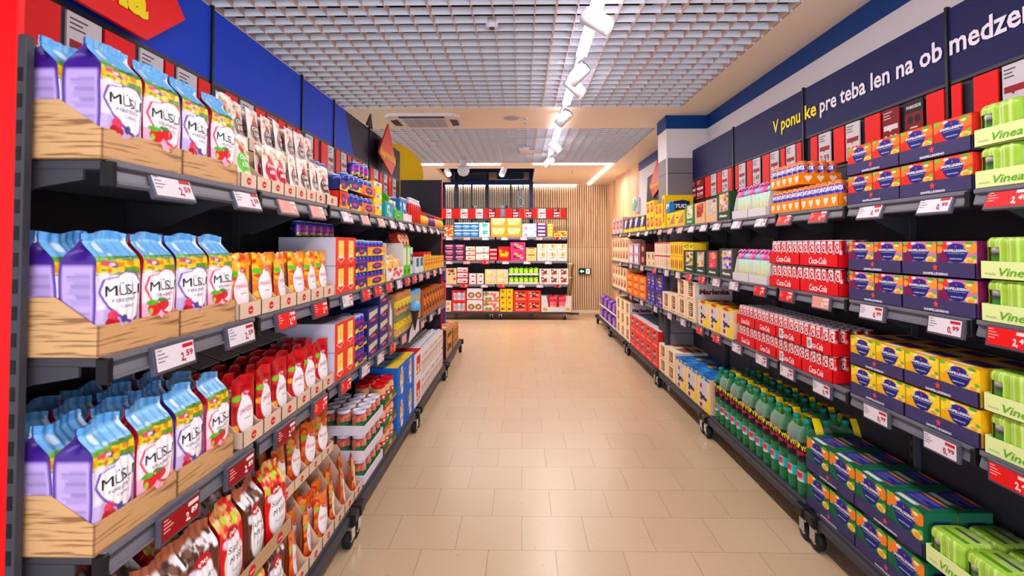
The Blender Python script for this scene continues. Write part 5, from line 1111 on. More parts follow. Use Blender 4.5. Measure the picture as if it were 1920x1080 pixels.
def milk(c1, seed):
    a = Art((228, 222, 226)).r(0, .72, 1, .8, c1).e(.5, .45, .25, .1, (90, 84, 100)).e(.5, .2, .3, .14, (226, 170, 110) if seed % 2 else (196, 206, 226)).r(.38, .3, .62, .34, (60, 56, 70))
    b = MB(); b.box(-.042, .042, 0, .066, 0, .176, 'film', (226, 220, 226), c=.003); front(b, .08, .17, a, 8, 14, 'film', y=-.0006, z=.003)
    return Proto('milk_carton', b, [('screw_cap', MB().lathe([(.014, .176), (.014, .187), (.011, .189)], 12, 'fixture', cx=0, cy=.033))])
MI = [milk((90, 110, 190), 1), milk((226, 190, 60), 2), milk((140, 160, 200), 3)]
fill(MI, 'L', 4, 4.26, 5.38, 13, 'white milk carton', 'milk carton', tiers=2, th=.19, rows=4, rd=.068, d=.004, keep=lambda i, t, r: t == 1 or r == 0)
fill(simple('purple_pink_case', .09, .3, .36, (90, 40, 140), blobart((90, 40, 140), [(206, 40, 90), (230, 100, 150)], 4)), 'L', 4, 5.39, 5.49, 1, 'tall purple and pink case', 'case')
def bc(w, h, nm, n1):
    return simple(nm, w, .3, h, (66, 40, 28), winart((196, 144, 90), (60, 34, 22), [(236, 170, 80), (200, 110, 50)], n1, v0=.2, v1=.8), side=(58, 38, 30), topart=Art((196, 110, 50)).b(0, 0, 1, 1, [(226, 150, 70), (236, 190, 90), (160, 70, 40)], 24, .1, .08, 5))
fill(bc(.5, .31, 'chocolate_case', 3), 'L', 4, 5.68, 6.20, 1, 'large dark brown case with orange lid', 'case'); fill(bc(.16, .25, 'chocolate_case', 4), 'L', 4, 6.25, 6.80, 3, 'small brown case at deck end', 'case')
# promo strip and small card clipped at the end panel
o = link('clip_strip', MB().box(-.86, -.852, 5.634, 5.70, .55, 1.25, 'label', (200, 60, 90)).merge(MB().box(-.852, -.82, 5.64, 5.69, .56, .78, 'film', (86, 50, 140)), 0, 0, 0).merge(MB().box(-.852, -.82, 5.64, 5.69, .80, 1.0, 'film', (214, 60, 90))).merge(MB().box(-.852, -.82, 5.64, 5.69, 1.02, 1.22, 'film', (90, 60, 160))).mesh('clip_strip')); tag(o, 'hanging strip of pink and purple sachets on end panel', 'clip strip')

# ================================================================== STOCKING: RIGHT SHELVES
SO = sanpack(.150, .112, (238, 74, 26), (226, 40, 30), (246, 120, 40), 0)
SP = sanpack(.153, .112, (196, 120, 160), (120, 24, 80), (246, 150, 40), 2)
SY = sanpack(.153, .112, (246, 196, 24), (236, 170, 10), (250, 206, 40), 3)
SG = sanpack(.182, .150, (24, 110, 66), (20, 96, 66), (244, 130, 30), 1)
ST = santray(.306, .047); ST2 = santray(.366, .048)
def vin_block(sh, a0, a1, n, tiers, th, hf, dz=0, rows=2):
    fill(vtext((a1 - a0) / (n // 2) - .004, hf), 'R', sh, a0, a1, n // 2, 'pale green lettered tray', 'tray', tiers=tiers, th=th, dz=dz)
    fill(VIN, 'R', sh, a0, a1, n, 'green film-wrapped can pack', 'can pack', tiers=tiers, th=th, rows=rows, rd=.122, d=.006, dz=dz + .003)
for sh, e in ((1, 1.60), (2, 1.588), (3, 1.588)): vin_block(sh, e - .292, e, 2, 2, .124, .052); 
def san(sh, P_, T_, a0, a1, n, tiers, th, look, nt):
    fill(P_, 'R', sh, a0, a1, n, look, 'drink carton', tiers=tiers, th=th, rows=2, rd=.118, d=.005, dz=.003)
    fill(T_, 'R', sh, a0, a1, nt, 'navy drink tray with red star', 'tray', tiers=tiers, th=th)
san(1, SO, ST, 1.607, 2.217, 4, 2, .120, 'orange drink carton', 2); san(2, SP, ST, 1.60, 2.218, 4, 2, .120, 'purple drink carton', 2); san(3, SY, ST, 1.60, 2.218, 4, 2, .120, 'yellow drink carton', 2)
def hearts(w):
    def t(b):
        n = max(3, int(w / .06))
        for i in range(n):
            cx = (i + .5) * w / n - w / 2; s = .019
            b.add([(cx + x * s, -.0009, .028 + z * s) for x, z in ((0, -1), (.75, -.1), (.95, .45), (.7, .85), (.3, .85), (0, .55), (-.3, .85), (-.7, .85), (-.95, .45), (-.75, -.1))], [tuple(range(10))], 'card', (250, 236, 214))
            b.text('FANTA', flat(-.0015), cx, .028, w=.022, h=.007, col=(244, 140, 60), mat='card', bold=.02)
        for s_ in (-1, 1):
            for k in range(3):
                b.add([(s_ * (w / 2 + .0008), .04 + k * .06 + x * .02, .028 + z * .019) for x, z in ((0, -1), (.95, .45), (.5, .9), (0, .6), (-.5, .9), (-.95, .45))], [tuple(range(6)) if s_ > 0 else tuple(range(6))[::-1]], 'card', (250, 236, 214))
    return t
FTR = tray(.306, .20, .056, .056, 'card', (244, 134, 10), txt=hearts(.306))
fill(FTR, 'R', 1, 2.275, 2.895, 2, 'orange heart-printed tray', 'tray', tiers=1); fill(FTR, 'R', 1, 2.58, 2.895, 1, 'upper orange heart-printed tray', 'tray', dz=.13)
fill(FANTA, 'R', 1, 2.28, 2.89, 12, 'orange drink can', 'drink can', rows=4, rd=.0475, d=.004, dz=.018, keep=lambda i, t, r: r == 0 or i < 6)
fill(FANTA, 'R', 1, 2.585, 2.89, 6, 'upper orange drink can', 'drink can', rows=4, rd=.0475, d=.004, dz=.148)
def coket(w):
    def t(b):
        b.text('Coca-Cola', flat(-.001), 0, .012, w=w * .46, h=.042, col=(250, 240, 242), mat='card', bold=.015, shear=.35)
    return tray(w, .20, .056, .056, 'card', (228, 8, 22), txt=t)
CT = coket(.312); CT2 = coket(.252)
fill(CT, 'R', 2, 2.285, 2.915, 2, 'red cola tray', 'tray', tiers=2, th=.125)
fill(COKE, 'R', 2, 2.29, 2.91, 12, 'red cola can', 'drink can', tiers=2, th=.125, rows=3, rd=.05, d=.006, dz=.022, keep=lambda i, t, r: r == 0 or i == 0 or (t == 1 and i < 6))
fill(CT2, 'R', 3, 2.34, 3.36, 4, 'red cola tray', 'tray', tiers=2, th=.118)
fill(COKE, 'R', 3, 2.345, 3.355, 20, 'red cola can', 'drink can', tiers=2, th=.118, rows=4, rd=.05, d=.006, dz=.018, keep=lambda i, t, r: r == 0 or (i == 0 and r < 3) or t == 1)
for k, (a, t) in enumerate(((2.45, 1), (2.72, 1), (2.72, 0))):
    loc, rz = at('R', ZS['R', 3] + t * .118 + .004, a + .07, -.002); o = link('paper_sticker', MB().box(-.02, .02, 0, .001, 0, .05, 'label', (222, 222, 226)).box(-.012, .012, -.0006, 0, .012, .04, 'label', (150, 160, 150)).mesh('paper_sticker'), None, loc, (0, 0, rz))
    tag(o, 'white paper sticker on red cola tray, %s, right lower shelf' % ['nearer upper', 'farther upper', 'lower'][k], 'sticker')
# baby drink tubes with bright curved caps
def tube(c, c2, seed):
    a = Art((230, 236, 236)).e(.5, .55, .05, .05, (30, 60, 90)).e(.5, .4, .05, .04, (60, 150, 110)).e(.5, .16, .12, .1, (240, 140, 30), .5).e(.45, .2, .06, .09, (220, 40, 40)).r(0, 0, 1, .06, (240, 214, 110)).r(.3, .85, .7, 1, (190, 226, 214))
    b = MB(); b.lathe([(.019, 0), (.021, .006), (.021, .125), (.017, .135)], 14, 'film', art=a)
    g = MB(); g.lathe([(.023, .133), (.024, .145), (.018, .160), (.008, .168), (.001, .169)], 14, 'film', c); g.tube([(-.018, .021 - .021, .15), (-.02, .0, .175), (0, .0, .188), (.02, .0, .175), (.018, .0, .15)], .006, 8, 'film', c2)
    return Proto('drink_tube', b, [('cap', g)], off=.022)
TB = [tube((110, 200, 226), (232, 90, 170), 1), tube((232, 80, 160), (240, 130, 190), 2), tube((240, 130, 180), (244, 160, 200), 3)]
TT = tray(.232, .2, .05, .15, 'whitecard', (226, 220, 226), slope=(.05, .15))
for sh in (1, 2):
    fill(TT, 'R', sh, 2.945, 3.42, 2, 'white tray of drink tubes', 'tray', d=0)
    fill(TB, 'R', sh, 2.95, 3.415, 9, 'drink tube with bright cap', 'drink tube', rows=3, rd=.055, d=.026, dz=.006)
def nutbox(base, base2, cols, w, h, seed, logo=True, seedn=16):
    a = Art(base).p([(.2, .3), (.85, .34), (.9, .95), (.22, .93)], base2).b(.25, .38, .82, .9, cols, seedn, .11, .06, seed)
    b = cutdisplay(w, .2, h, h * .97, base, base, a, 'win')
    bb = MB(); bb.box(-w / 2, w / 2, 0, .2, 0, h, 'card', base, c=.002); front(bb, w, h, a, 16, 22, y=-.0006)
    if logo: bb.text('Alesto', flat(-.0014), 0, h * .12, w=w * .6, h=h * .13, col=(240, 240, 236), mat='card', bold=.04)
    return Proto('nut_display_box', bb)
DG = (38, 66, 44); TN_ = (232, 180, 128)
fill(nutbox(DG, (214, 206, 214), [(206, 130, 60), (236, 180, 100), (150, 90, 50)], .225, .19, 1), 'R', 1, 3.45, 3.68, 1, 'dark green nut box with white window', 'nut box', d=0)
fill(nutbox(TN_, (176, 180, 200), [(110, 40, 140), (220, 200, 170), (236, 190, 130)], .23, .165, 2, False), 'R', 1, 3.69, 3.94, 1, 'tan box with purple flower picture', 'nut box')
fill(nutbox(TN_, (120, 40, 30), [(206, 24, 30), (240, 150, 60), (236, 60, 40)], .22, .16, 3, False), 'R', 1, 3.95, 4.19, 1, 'tan box with red picture', 'nut box')
fill(nutbox((60, 130, 70), (236, 232, 214), [(20, 180, 70), (236, 150, 60), (240, 210, 170)], .21, .165, 4), 'R', 1, 4.20, 4.43, 1, 'green and white nut box', 'nut box')
YW = (250, 206, 10)
fill(simple('cracker_carton', .26, .18, .13, YW, Art(YW).p([(.3, .2), (.9, .2), (.95, .9), (.5, .5)], (190, 120, 90)).r(.05, .05, .95, .2, (240, 190, 20)).r(.15, .55, .35, .65, (60, 40, 20)), txt=None), 'R', 1, 4.45, 4.98, 2, 'yellow cracker carton', 'carton', tiers=1)
tuc = carton(.09, .27, .31, YW, Art(YW).r(.2, .15, .8, .9, (210, 110, 30)).b(.2, .2, .8, .85, [(246, 170, 50), (190, 50, 30)], 12, .14, .06, 2), side=YW)
for s_ in (-1, 1):
    F_ = (lambda s: lambda gx, gz: (s * .0470, .15 + s * gx, gz))(s_)
    tuc.add([F_(x, z) for x, z in ((-.09, .17), (-.07, .25), (.02, .265), (.085, .25), (.08, .18), (-.05, .165))], [tuple(range(6))], 'card', (20, 40, 110)); 
    F2 = (lambda s: lambda gx, gz: (s * .0478, .15 + s * gx, gz))(s_)
    tuc.text('TUC', F2, 0, .188, w=.11, h=.05, col=(246, 240, 246), mat='card', bold=.06, shear=.15)
fill(Proto('cracker_carton', tuc), 'R', 1, 5.0, 5.1, 1, 'tall yellow cracker carton with blue logo', 'carton', dz=.0, d=.0)
THIN = lambda nm, w, h, base, art, **k: simple(nm, w, .035, h, base, art, **k)
fill(THIN('cracker_carton', .3, .12, YW, Art(YW).r(.15, .2, .4, .9, (200, 90, 30)).r(.6, .2, .85, .9, (200, 90, 30)).b(.15, .2, .85, .9, [(246, 160, 60), (226, 40, 50)], 16, .06, .1, 3)), 'R', 1, 5.12, 5.44, 1, 'shallow yellow cracker carton before pillar', 'carton', tiers=2, th=.122)
fill(simple('cracker_carton', .17, .2, .15, YW, Art(YW).r(.2, .2, .8, .85, (190, 70, 30)).b(.2, .2, .8, .85, [(246, 150, 90), (236, 60, 40)], 10, .12, .1, 3)), 'R', 1, 5.46, 5.80, 2, 'yellow cracker carton beyond pillar', 'carton', tiers=2, th=.152)
SB = Proto('snack_bag', bag(.10, .05, .11, blobart((30, 150, 226), [(20, 80, 180), (150, 100, 80), (230, 236, 246)], 5), (30, 130, 210), (30, 120, 200), 4, lines=False, nu=8, nv=12)[0])
fill(SB, 'R', 1, 4.86, 4.99, 1, 'bright blue snack bag', 'snack bag', d=-.045 + .05, dz=.135)
PST = MB().prism([(-.13, .14), (.12, .15), (.13, .19), (-.12, .18)], 'y', -.002, .0, 'card', (110, 20, 140))
KB = (36, 50, 130)
fill(simple('milk_snack_box', .3, .2, .17, KB, Art((36, 40, 110)).p([(.2, .3), (.5, .3), (.8, .95), (.45, .95)], (232, 226, 236)).b(.3, .7, .8, .95, [(250, 206, 40)], 6, .08, .06, 2).r(0, 0, 1, .26, (240, 206, 20)).b(.2, .28, .5, .5, [(244, 150, 60)], 5, .08, .06, 4), side=(24, 50, 116)), 'R', 1, 5.84, 7.10, 4, 'blue and white milk snack box', 'carton')
fill(simple('pink_tan_box', .2, .2, .22, (226, 190, 180), winart((226, 190, 180), (150, 60, 60), [(214, 90, 110), (236, 210, 200)], 3)), 'R', 1, 7.14, 7.94, 3, 'pinkish box at shelf end', 'carton')
# middle shelf
fill(nutbox((66, 66, 52), (196, 186, 226), [(250, 200, 60), (90, 20, 170), (120, 40, 200), (236, 226, 240)], .235, .20, 5), 'R', 2, 3.435, 3.675, 1, 'olive nut box with purple swirl', 'nut box')
fill(nutbox(DG, (226, 50, 70), [(236, 200, 30), (236, 80, 110), (60, 30, 40), (240, 130, 150)], .23, .185, 6), 'R', 2, 3.69, 3.935, 1, 'green nut box with pink berries', 'nut box')
fill(nutbox(DG, (206, 196, 200), [(244, 180, 80), (226, 120, 50), (246, 214, 150)], .22, .18, 7), 'R', 2, 3.95, 4.185, 1, 'green nut box with orange nuts', 'nut box')
fill(nutbox(DG, (232, 222, 140), [(246, 150, 40), (120, 50, 150), (90, 160, 50), (240, 220, 90)], .26, .18, 8), 'R', 2, 4.20, 4.48, 1, 'green nut box with mixed fruit', 'nut box')
jb = lambda c, c2, nm: simple(nm, .125, .22, .125, c, Art(c).e(.3, .45, .14, .35, c2).e(.72, .45, .14, .35, c2).r(0, .88, 1, 1, (222, 60, 60) if c[2] > 100 else (246, 190, 10)))
fill(jb(YW, (176, 70, 20), 'yellow_bar_box'), 'R', 2, 4.50, 4.88, 3, 'yellow bar box', 'carton', tiers=2, th=.127); fill(jb((232, 214, 200), (216, 170, 120), 'cream_bar_box'), 'R', 2, 4.89, 5.10, 2, 'cream bar box', 'carton', tiers=2, th=.127)
fill(simple('cream_bar_box', .33, .035, .125, (232, 214, 200), Art((232, 214, 200)).e(.15, .45, .06, .35, (216, 170, 120)).e(.4, .45, .06, .35, (216, 170, 120)).e(.65, .45, .06, .35, (216, 170, 120)).e(.88, .45, .06, .35, (216, 170, 120)).r(0, .88, 1, 1, (222, 60, 60))), 'R', 2, 5.11, 5.45, 1, 'shallow cream bar box', 'carton', tiers=2, th=.127)
fill(simple('yellow_green_bag', .12, .1, .06, (240, 200, 20), blobart((240, 200, 20), [(40, 100, 40), (250, 230, 60)], 3)), 'R', 2, 4.2, 4.5, 2, 'yellow pack lying on nut boxes', 'pack', dz=.182)
fill(simple('beige_snack_box', .17, .2, .15, (226, 190, 150), blobart((226, 190, 150), [(60, 40, 40), (240, 226, 210), (246, 190, 60)], 5, n=22, ru=.07, rv=.12)), 'R', 2, 5.46, 5.82, 2, 'beige snack box with dark blobs', 'carton')
fill(simple('dark_red_box', .26, .22, .12, (80, 14, 24), Art((80, 14, 24)).e(.5, .5, .2, .28, (240, 130, 110))), 'R', 2, 5.84, 6.12, 1, 'dark maroon box with coral disc', 'carton', tiers=2, th=.122)
fill(simple('pink_white_box', .28, .22, .12, (226, 176, 186), Art((206, 150, 170)).e(.25, .4, .14, .4, (236, 232, 244)).e(.6, .4, .14, .4, (236, 232, 244)).r(.8, .1, .95, .9, (60, 30, 60))), 'R', 2, 6.14, 6.74, 2, 'pink box with white drops', 'carton', tiers=2, th=.122)
TG = simple('tan_window_box', .19, .22, .15, (250, 208, 166), winart((250, 208, 166), (110, 80, 50), [(206, 40, 40), (190, 180, 60), (220, 200, 170)], 3, .2, .8, .3, .92))
fill(TG, 'R', 2, 6.78, 7.94, 6, 'tan box with tall window', 'carton', tiers=2, th=.152)
# lower shelf
fg = Art((246, 206, 160)).p([(.22, .3), (.75, .3), (.78, .94), (.25, .94)], (206, 202, 214)).b(.3, .32, .72, .52, [(40, 30, 34)], 8, .09, .04, 3).r(.62, .0, 1, .3, (250, 210, 20)).p([(.7, .3), (1, .3), (1, .6), (.85, .5)], (250, 210, 20)).r(.25, .1, .42, .24, (130, 16, 30)).r(.28, .66, .4, .8, (130, 16, 30)).r(.1, .9, .95, 1, (246, 210, 10)).e(.5, .97, .25, .04, (214, 20, 30))
FG = Proto('biscuit_display_box', carton(.212, .2, .185, (240, 204, 160), fg, res=(22, 26), topart=Art((236, 200, 30)).b(0, 0, 1, 1, [(206, 24, 30), (70, 40, 40)], 16, .12, .1, 2)))
fill(FG, 'R', 3, 3.42, 4.09, 3, 'tan and yellow biscuit box', 'biscuit box', d=0)
def marl(w, h, d, big=False):
    a = Art((252, 222, 180)).r(.28, .24, .74, .92, (110, 54, 36)).lines(.30, .26, .72, .90, (246, 214, 170), 6, 3)
    b = carton(w, d, h, (230, 206, 190), a, res=(16, 22), side=(216, 206, 208), topart=Art((240, 220, 190)).p([(.2, .2), (.9, .3), (.8, .7), (.1, .6)], (150, 80, 60)).e(.6, .8, .3, .08, (110, 60, 50)))
    b.text('Marlenka', flat(-.0014), 0, h * .08, w=w * .66, h=h * .09, col=(160, 40, 40), mat='card', bold=.02)
    for s in (-1, 1):
        b.text('Marlenka', (lambda s: lambda gx, gz: (s * (w / 2 + .0014), d * .5 + s * gx, gz))(s), 0, h * (.4 if big else .35), w=d * .78, h=h * .34, col=(112, 24, 40), mat='card', bold=.05)
    return Proto('honey_cake_carton', b)
MA = marl(.222, .158, .30, True); fill(MA, 'R', 3, 4.15, 4.62, 2, 'cream honey-cake carton in tall stack', 'carton', tiers=2, th=.16, d=0)
fill(marl(.232, .165, .25), 'R', 3, 4.63, 5.11, 2, 'cream honey-cake carton beside tall stack', 'carton', d=0)
mil = Art((52, 48, 160)).e(.5, .55, .28, .34, (90, 60, 70)).b(.25, .25, .75, .85, [(206, 170, 140), (120, 70, 50), (226, 214, 226), (60, 34, 30)], 26, .08, .06, 3).b(.05, .02, .95, .14, [(190, 130, 160)], 4, .08, .05, 4)
fill(simple('chocolate_carton', .3, .035, .16, (30, 50, 170), mil, res=(18, 16)), 'R', 3, 5.125, 5.44, 1, 'shallow blue chocolate carton before pillar', 'carton', tiers=2, th=.162)
milc = carton(.05, .17, .32, (20, 50, 190), Art((52, 48, 160)), side=(16, 50, 196)); 
for s_ in (-1, 1):
    milc.text('Moments', (lambda s: lambda gx, gz: (s * .0262, .085 + s * gx, gz))(s_), 0, .12, w=.12, h=.04, col=(190, 150, 160), mat='card', bold=.04); milc.text('chocolate', (lambda s: lambda gx, gz: (s * .0262, .085 + s * gx, gz))(s_), 0, .22, w=.08, h=.02, col=(150, 170, 220), mat='card', bold=.0)
fill(Proto('chocolate_carton', milc), 'R', 3, 5.112, 5.118, 1, 'tall blue chocolate carton end', 'carton', d=-.0) if 0 else None
fill(simple('chocolate_carton', .17, .2, .16, (30, 50, 170), mil, res=(16, 16)), 'R', 3, 5.46, 5.80, 2, 'blue chocolate carton beyond pillar', 'carton', tiers=2, th=.162)
fill(simple('orange_sweet_box', .33, .2, .083, (250, 110, 16), Art((250, 110, 16)).e(.5, .5, .26, .32, (252, 170, 90)).r(.3, .86, .7, .98, (90, 30, 10))), 'R', 3, 5.84, 6.88, 3, 'orange sweet box', 'carton', tiers=3, th=.085)
fill(TG, 'R', 3, 6.92, 7.94, 5, 'tan box with tall window', 'carton', tiers=2, th=.152)
# base deck
SGB = SG
fill(SGB, 'R', 4, 1.835, 2.57, 4, 'dark green drink carton', 'drink carton', tiers=2, th=.170, rows=2, rd=.118, d=.005, dz=.003)
fill(ST2, 'R', 4, 1.835, 2.57, 2, 'navy drink tray with red star', 'tray', tiers=2, th=.170)
vin_block(4, 1.25, 1.825, 4, 2, .172, .058, rows=2)
fill(BOT, 'R', 4, 2.60, 3.80, 13, 'green soda bottle', 'soda bottle', rows=4, rd=.0925, d=.002)
for k in range(6):
    for r in range(2):
        loc, rz = at('R', ZS['R', 4], 2.60 + (k + .5) * 1.108 / 6 + .0, .0 + r * .185); o = SHR.put(loc, rz); tag(o, 'clear wrap with yellow carrying band, %s from camera, %s row' % (ORD[k + 1], ['front', 'back'][r]), 'wrapping', 'wraps around the green bottles')
fb = Art((246, 210, 160)).p([(.2, .25), (.78, .25), (.8, .9), (.22, .92)], (206, 202, 216)).b(.28, .28, .75, .45, [(30, 26, 30)], 8, .1, .04, 3).p([(.6, 0), (1, 0), (1, .55), (.8, .4)], (250, 214, 30)).r(.22, .06, .4, .18, (140, 16, 30)).r(.26, .62, .38, .74, (140, 16, 30)).r(0, .9, 1, 1, (30, 130, 210)).b(0, .88, 1, 1, [(250, 210, 20)], 8, .06, .03, 4)
FB = Proto('biscuit_display_box', carton(.268, .3, .255, (236, 200, 160), fb, res=(22, 30), side=(226, 190, 150), topart=Art((24, 110, 200)).b(0, 0, 1, 1, [(20, 70, 150), (250, 210, 20), (40, 150, 226)], 22, .12, .07, 2)))
fill(FB, 'R', 4, 3.85, 4.69, 3, 'tan biscuit box with blue top', 'biscuit box', d=0)
fill(marl(.265, .135, .30), 'R', 4, 4.71, 5.26, 2, 'cream honey-cake carton on deck', 'carton', tiers=2, th=.137, d=0)
ra = Art((236, 60, 50)).r(.3, .35, .62, .88, (60, 50, 60)).b(.32, .38, .60, .86, [(40, 120, 200), (226, 210, 60), (240, 240, 240), (30, 40, 110)], 16, .05, .06, 3).r(.15, .12, .85, .2, (244, 150, 130))
rb = carton(.262, .28, .184, (232, 50, 44), ra, res=(18, 20), side=(206, 30, 44), top=(120, 150, 180), topart=Art((128, 150, 176)).r(.0, .02, 1, .3, (226, 200, 206)))
for s_ in (-1, 1): rb.text('Pardubický', (lambda s: lambda gx, gz: (s * .1326, .13 + s * gx, gz))(s_), 0, .06, w=.16, h=.035, col=(240, 140, 140), mat='card', bold=.03)
fill(Proto('gingerbread_carton', rb), 'R', 4, 5.28, 6.62, 5, 'bright red gingerbread carton', 'carton', tiers=2, th=.186, d=0)
fill(marl(.31, .165, .30), 'R', 4, 6.66, 7.60, 3, 'cream honey-cake carton in far stack', 'carton', tiers=3, th=.167, d=0)
PU = Proto('purple_bag', bag(.3, .12, .185, Art((110, 60, 170)).e(.5, .5, .26, .25, (206, 150, 190)).e(.5, .5, .16, .16, (226, 180, 110)).b(.1, .1, .9, .9, [(90, 40, 150), (150, 90, 200)], 10, .1, .08, 3), (84, 40, 150), (70, 30, 130), 5, lines=False, nu=12, nv=16)[0])
fill(PU, 'R', 4, 7.65, 9.25, 4, 'purple snack bag', 'snack bag', tiers=2, th=.20, rows=1, d=.01)
fill(tray(.78, .3, .03, .03, 'whitecard', (220, 216, 226)), 'R', 4, 7.64, 9.26, 2, 'thin white tray under purple bags', 'tray', tiers=2, th=.198, d=0)

# ================================================================== STOCKING: FAR UNIT
def fx(px, z=1.2): return (px - 978) / 985 * YF + .01
def far(sh, p0, p1, n, tiers, h, look, cat, base, art, name, dz=0, **k):
    a0, a1 = fx(p0), fx(p1); w = (a1 - a0) / n - .006
    fill(simple(name, w, .22, h - .003, base, art, res=(14, 10), **k), 'F', sh, a0, a1, n, look, cat, tiers=tiers, th=h, dz=dz)
O_ = (250, 140, 40)
far(1, 831, 849, 1, 2, .11, 'orange snack carton', 'carton', (240, 100, 30), blobart((240, 100, 30), [(250, 210, 180), (220, 60, 30)], 2), 'snack_carton')
far(1, 850, 896, 3, 2, .135, 'blue sea-print carton', 'carton', (30, 100, 170), Art((30, 104, 176)).r(0, .86, 1, 1, (236, 226, 226)).p([(0, .5), (.4, .6), (1, .5), (1, .42), (0, .42)], (206, 220, 236)).r(.2, .2, .8, .3, (120, 170, 210)), 'blue_carton')
far(1, 897, 917, 1, 2, .135, 'white carton with teal window', 'carton', (240, 226, 220), winart((240, 226, 220), (20, 140, 140), [(30, 170, 170), (226, 236, 230)], 3, v0=.4, v1=.9), 'teal_window_carton')
crisp = Art(O_).p([(.08, .95), (.2, .3), (.8, .3), (.92, .95)], (244, 226, 180)).b(.25, .4, .75, .7, [(140, 190, 40), (240, 200, 90), (250, 236, 180)], 12, .1, .1, 3).r(.2, .78, .8, .86, (206, 120, 110))
far(1, 919, 977, 2, 2, .178, 'orange crisps carton', 'carton', O_, crisp, 'crisps_carton')
far(1, 978, 1005, 1, 2, .125, 'pale blue and pink carton', 'carton', (206, 206, 236), blobart((214, 214, 236), [(226, 90, 110), (120, 150, 220), (240, 236, 244)], 4, n=14, ru=.14, rv=.1), 'pastel_carton')
far(1, 1006, 1023, 1, 4, .068, 'purple and pink carton', 'carton', (90, 40, 110), Art((90, 40, 110)).r(.1, .3, .9, .8, (226, 190, 220)), 'purple_carton')
far(1, 1025, 1036, 1, 4, .062, 'small orange carton', 'carton', (250, 160, 20), Art((250, 160, 20)).r(.2, .5, .8, .9, (244, 220, 190)), 'orange_carton')
far(1, 1037, 1062, 1, 1, .11, 'yellow box with purple sweets', 'carton', (246, 190, 40), blobart((246, 190, 40), [(130, 20, 90), (200, 40, 80), (250, 210, 60)], 5, n=20), 'sweet_box')
far(2, 832, 871, 2, 3, .105, 'dark plum carton with pink words', 'carton', (74, 40, 70), Art((74, 40, 70)).r(.1, .5, .8, .85, (226, 130, 170)).r(.2, .15, .75, .35, (230, 120, 120)), 'plum_carton')
far(2, 872, 890, 1, 3, .09, 'red and white wafer carton', 'carton', (222, 30, 24), Art((244, 220, 196)).r(0, 0, 1, .18, (222, 20, 20)).r(.2, .4, .6, .65, (90, 120, 170)).e(.8, .5, .1, .2, (236, 150, 60)), 'wafer_carton')
far(2, 891, 916, 1, 2, .135, 'pale carton with small figures', 'carton', (244, 226, 214), blobart((244, 226, 214), [(120, 100, 90), (190, 50, 40)], 5, n=12, ru=.05, rv=.06).r(0, 0, 1, .12, (222, 20, 20)), 'pale_carton')
far(2, 917, 931, 1, 3, .078, 'small red and white carton', 'carton', (206, 20, 40), Art((206, 20, 40)).r(.05, .5, .95, .8, (240, 206, 206)), 'red_carton')
far(2, 933, 955, 1, 1, .27, 'red display box with yellow sweets', 'display box', (222, 16, 24), Art((222, 16, 24)).r(.15, .28, .85, .72, (240, 180, 20)).b(.15, .4, .85, .78, [(190, 20, 20), (250, 210, 40)], 12, .1, .06, 3), 'sweet_display')
far(2, 956, 984, 1, 2, .175, 'hot pink display box', 'display box', (232, 40, 110), Art((236, 50, 120)).r(.2, .3, .8, .9, (90, 10, 40)).b(.2, .3, .8, .8, [(244, 180, 130), (250, 210, 220), (226, 30, 70)], 14, .09, .08, 3), 'pink_display')
far(2, 985, 1005, 1, 2, .125, 'plain tan carton', 'carton', (244, 190, 120), Art((244, 190, 120)).r(.15, .82, .85, .96, (120, 60, 30)).e(.5, .45, .12, .14, (222, 150, 90)), 'tan_carton')
far(2, 1006, 1062, 3, 2, .16, 'beige carton with yellow picture', 'carton', (232, 214, 206), Art((232, 214, 206)).r(.45, .5, .85, .95, (230, 180, 80)).r(.1, .55, .4, .95, (206, 190, 196)).r(.5, .5, .56, .95, (60, 50, 50)).r(.2, .3, .8, .38, (150, 100, 100)), 'beige_carton')
far(3, 835, 855, 1, 1, .30, 'tan case with cherry windows', 'case', (236, 196, 150), Art((236, 196, 150)).b(.15, .3, .85, .9, [(60, 40, 20), (190, 50, 20), (90, 60, 40)], 10, .12, .06, 3), 'tan_case')
far(3, 856, 876, 1, 3, .105, 'red and white chocolate carton', 'carton', (220, 30, 40), Art((242, 222, 224)).r(0, 0, 1, .25, (222, 24, 30)).e(.72, .5, .2, .12, (90, 40, 30)).r(.1, .5, .5, .65, (120, 120, 140)), 'chocolate_carton')
far(3, 877, 906, 2, 2, .10, 'small white and red carton', 'carton', (236, 220, 220), Art((240, 222, 220)).r(0, 0, .12, 1, (222, 20, 24)).e(.6, .5, .2, .12, (80, 50, 50)), 'white_red_carton')
far(3, 908, 952, 2, 2, .14, 'yellow and lilac carton', 'carton', (244, 206, 120), Art((244, 206, 130)).p([(.5, 1), (1, .3), (1, 1)], (200, 190, 232)).e(.35, .6, .22, .2, (244, 220, 196)).e(.55, .3, .06, .08, (220, 120, 60)), 'yellow_lilac_carton')
gp = pouch(.085, .125, .04, blobart((110, 206, 20), [(240, 220, 60), (60, 160, 20), (190, 230, 60)], 3), 2, 8, 10, back=(90, 180, 30))[0]
gp.lathe([(.01, .12), (.012, .14), (.006, .145)], 8, 'film', (60, 200, 40), cy=.02); GP = Proto('fruit_puree_pouch', gp)
fill(tray(.28, .2, .04, .04, 'whitecard', (220, 210, 220)), 'F', 3, fx(952.5), fx(1009), 2, 'white pouch tray', 'tray', tiers=2, th=.165, d=0)
fill(GP, 'F', 3, fx(953), fx(1008.5), 6, 'green fruit puree pouch', 'pouch', tiers=2, th=.165, rows=1, d=.01, dz=.01)
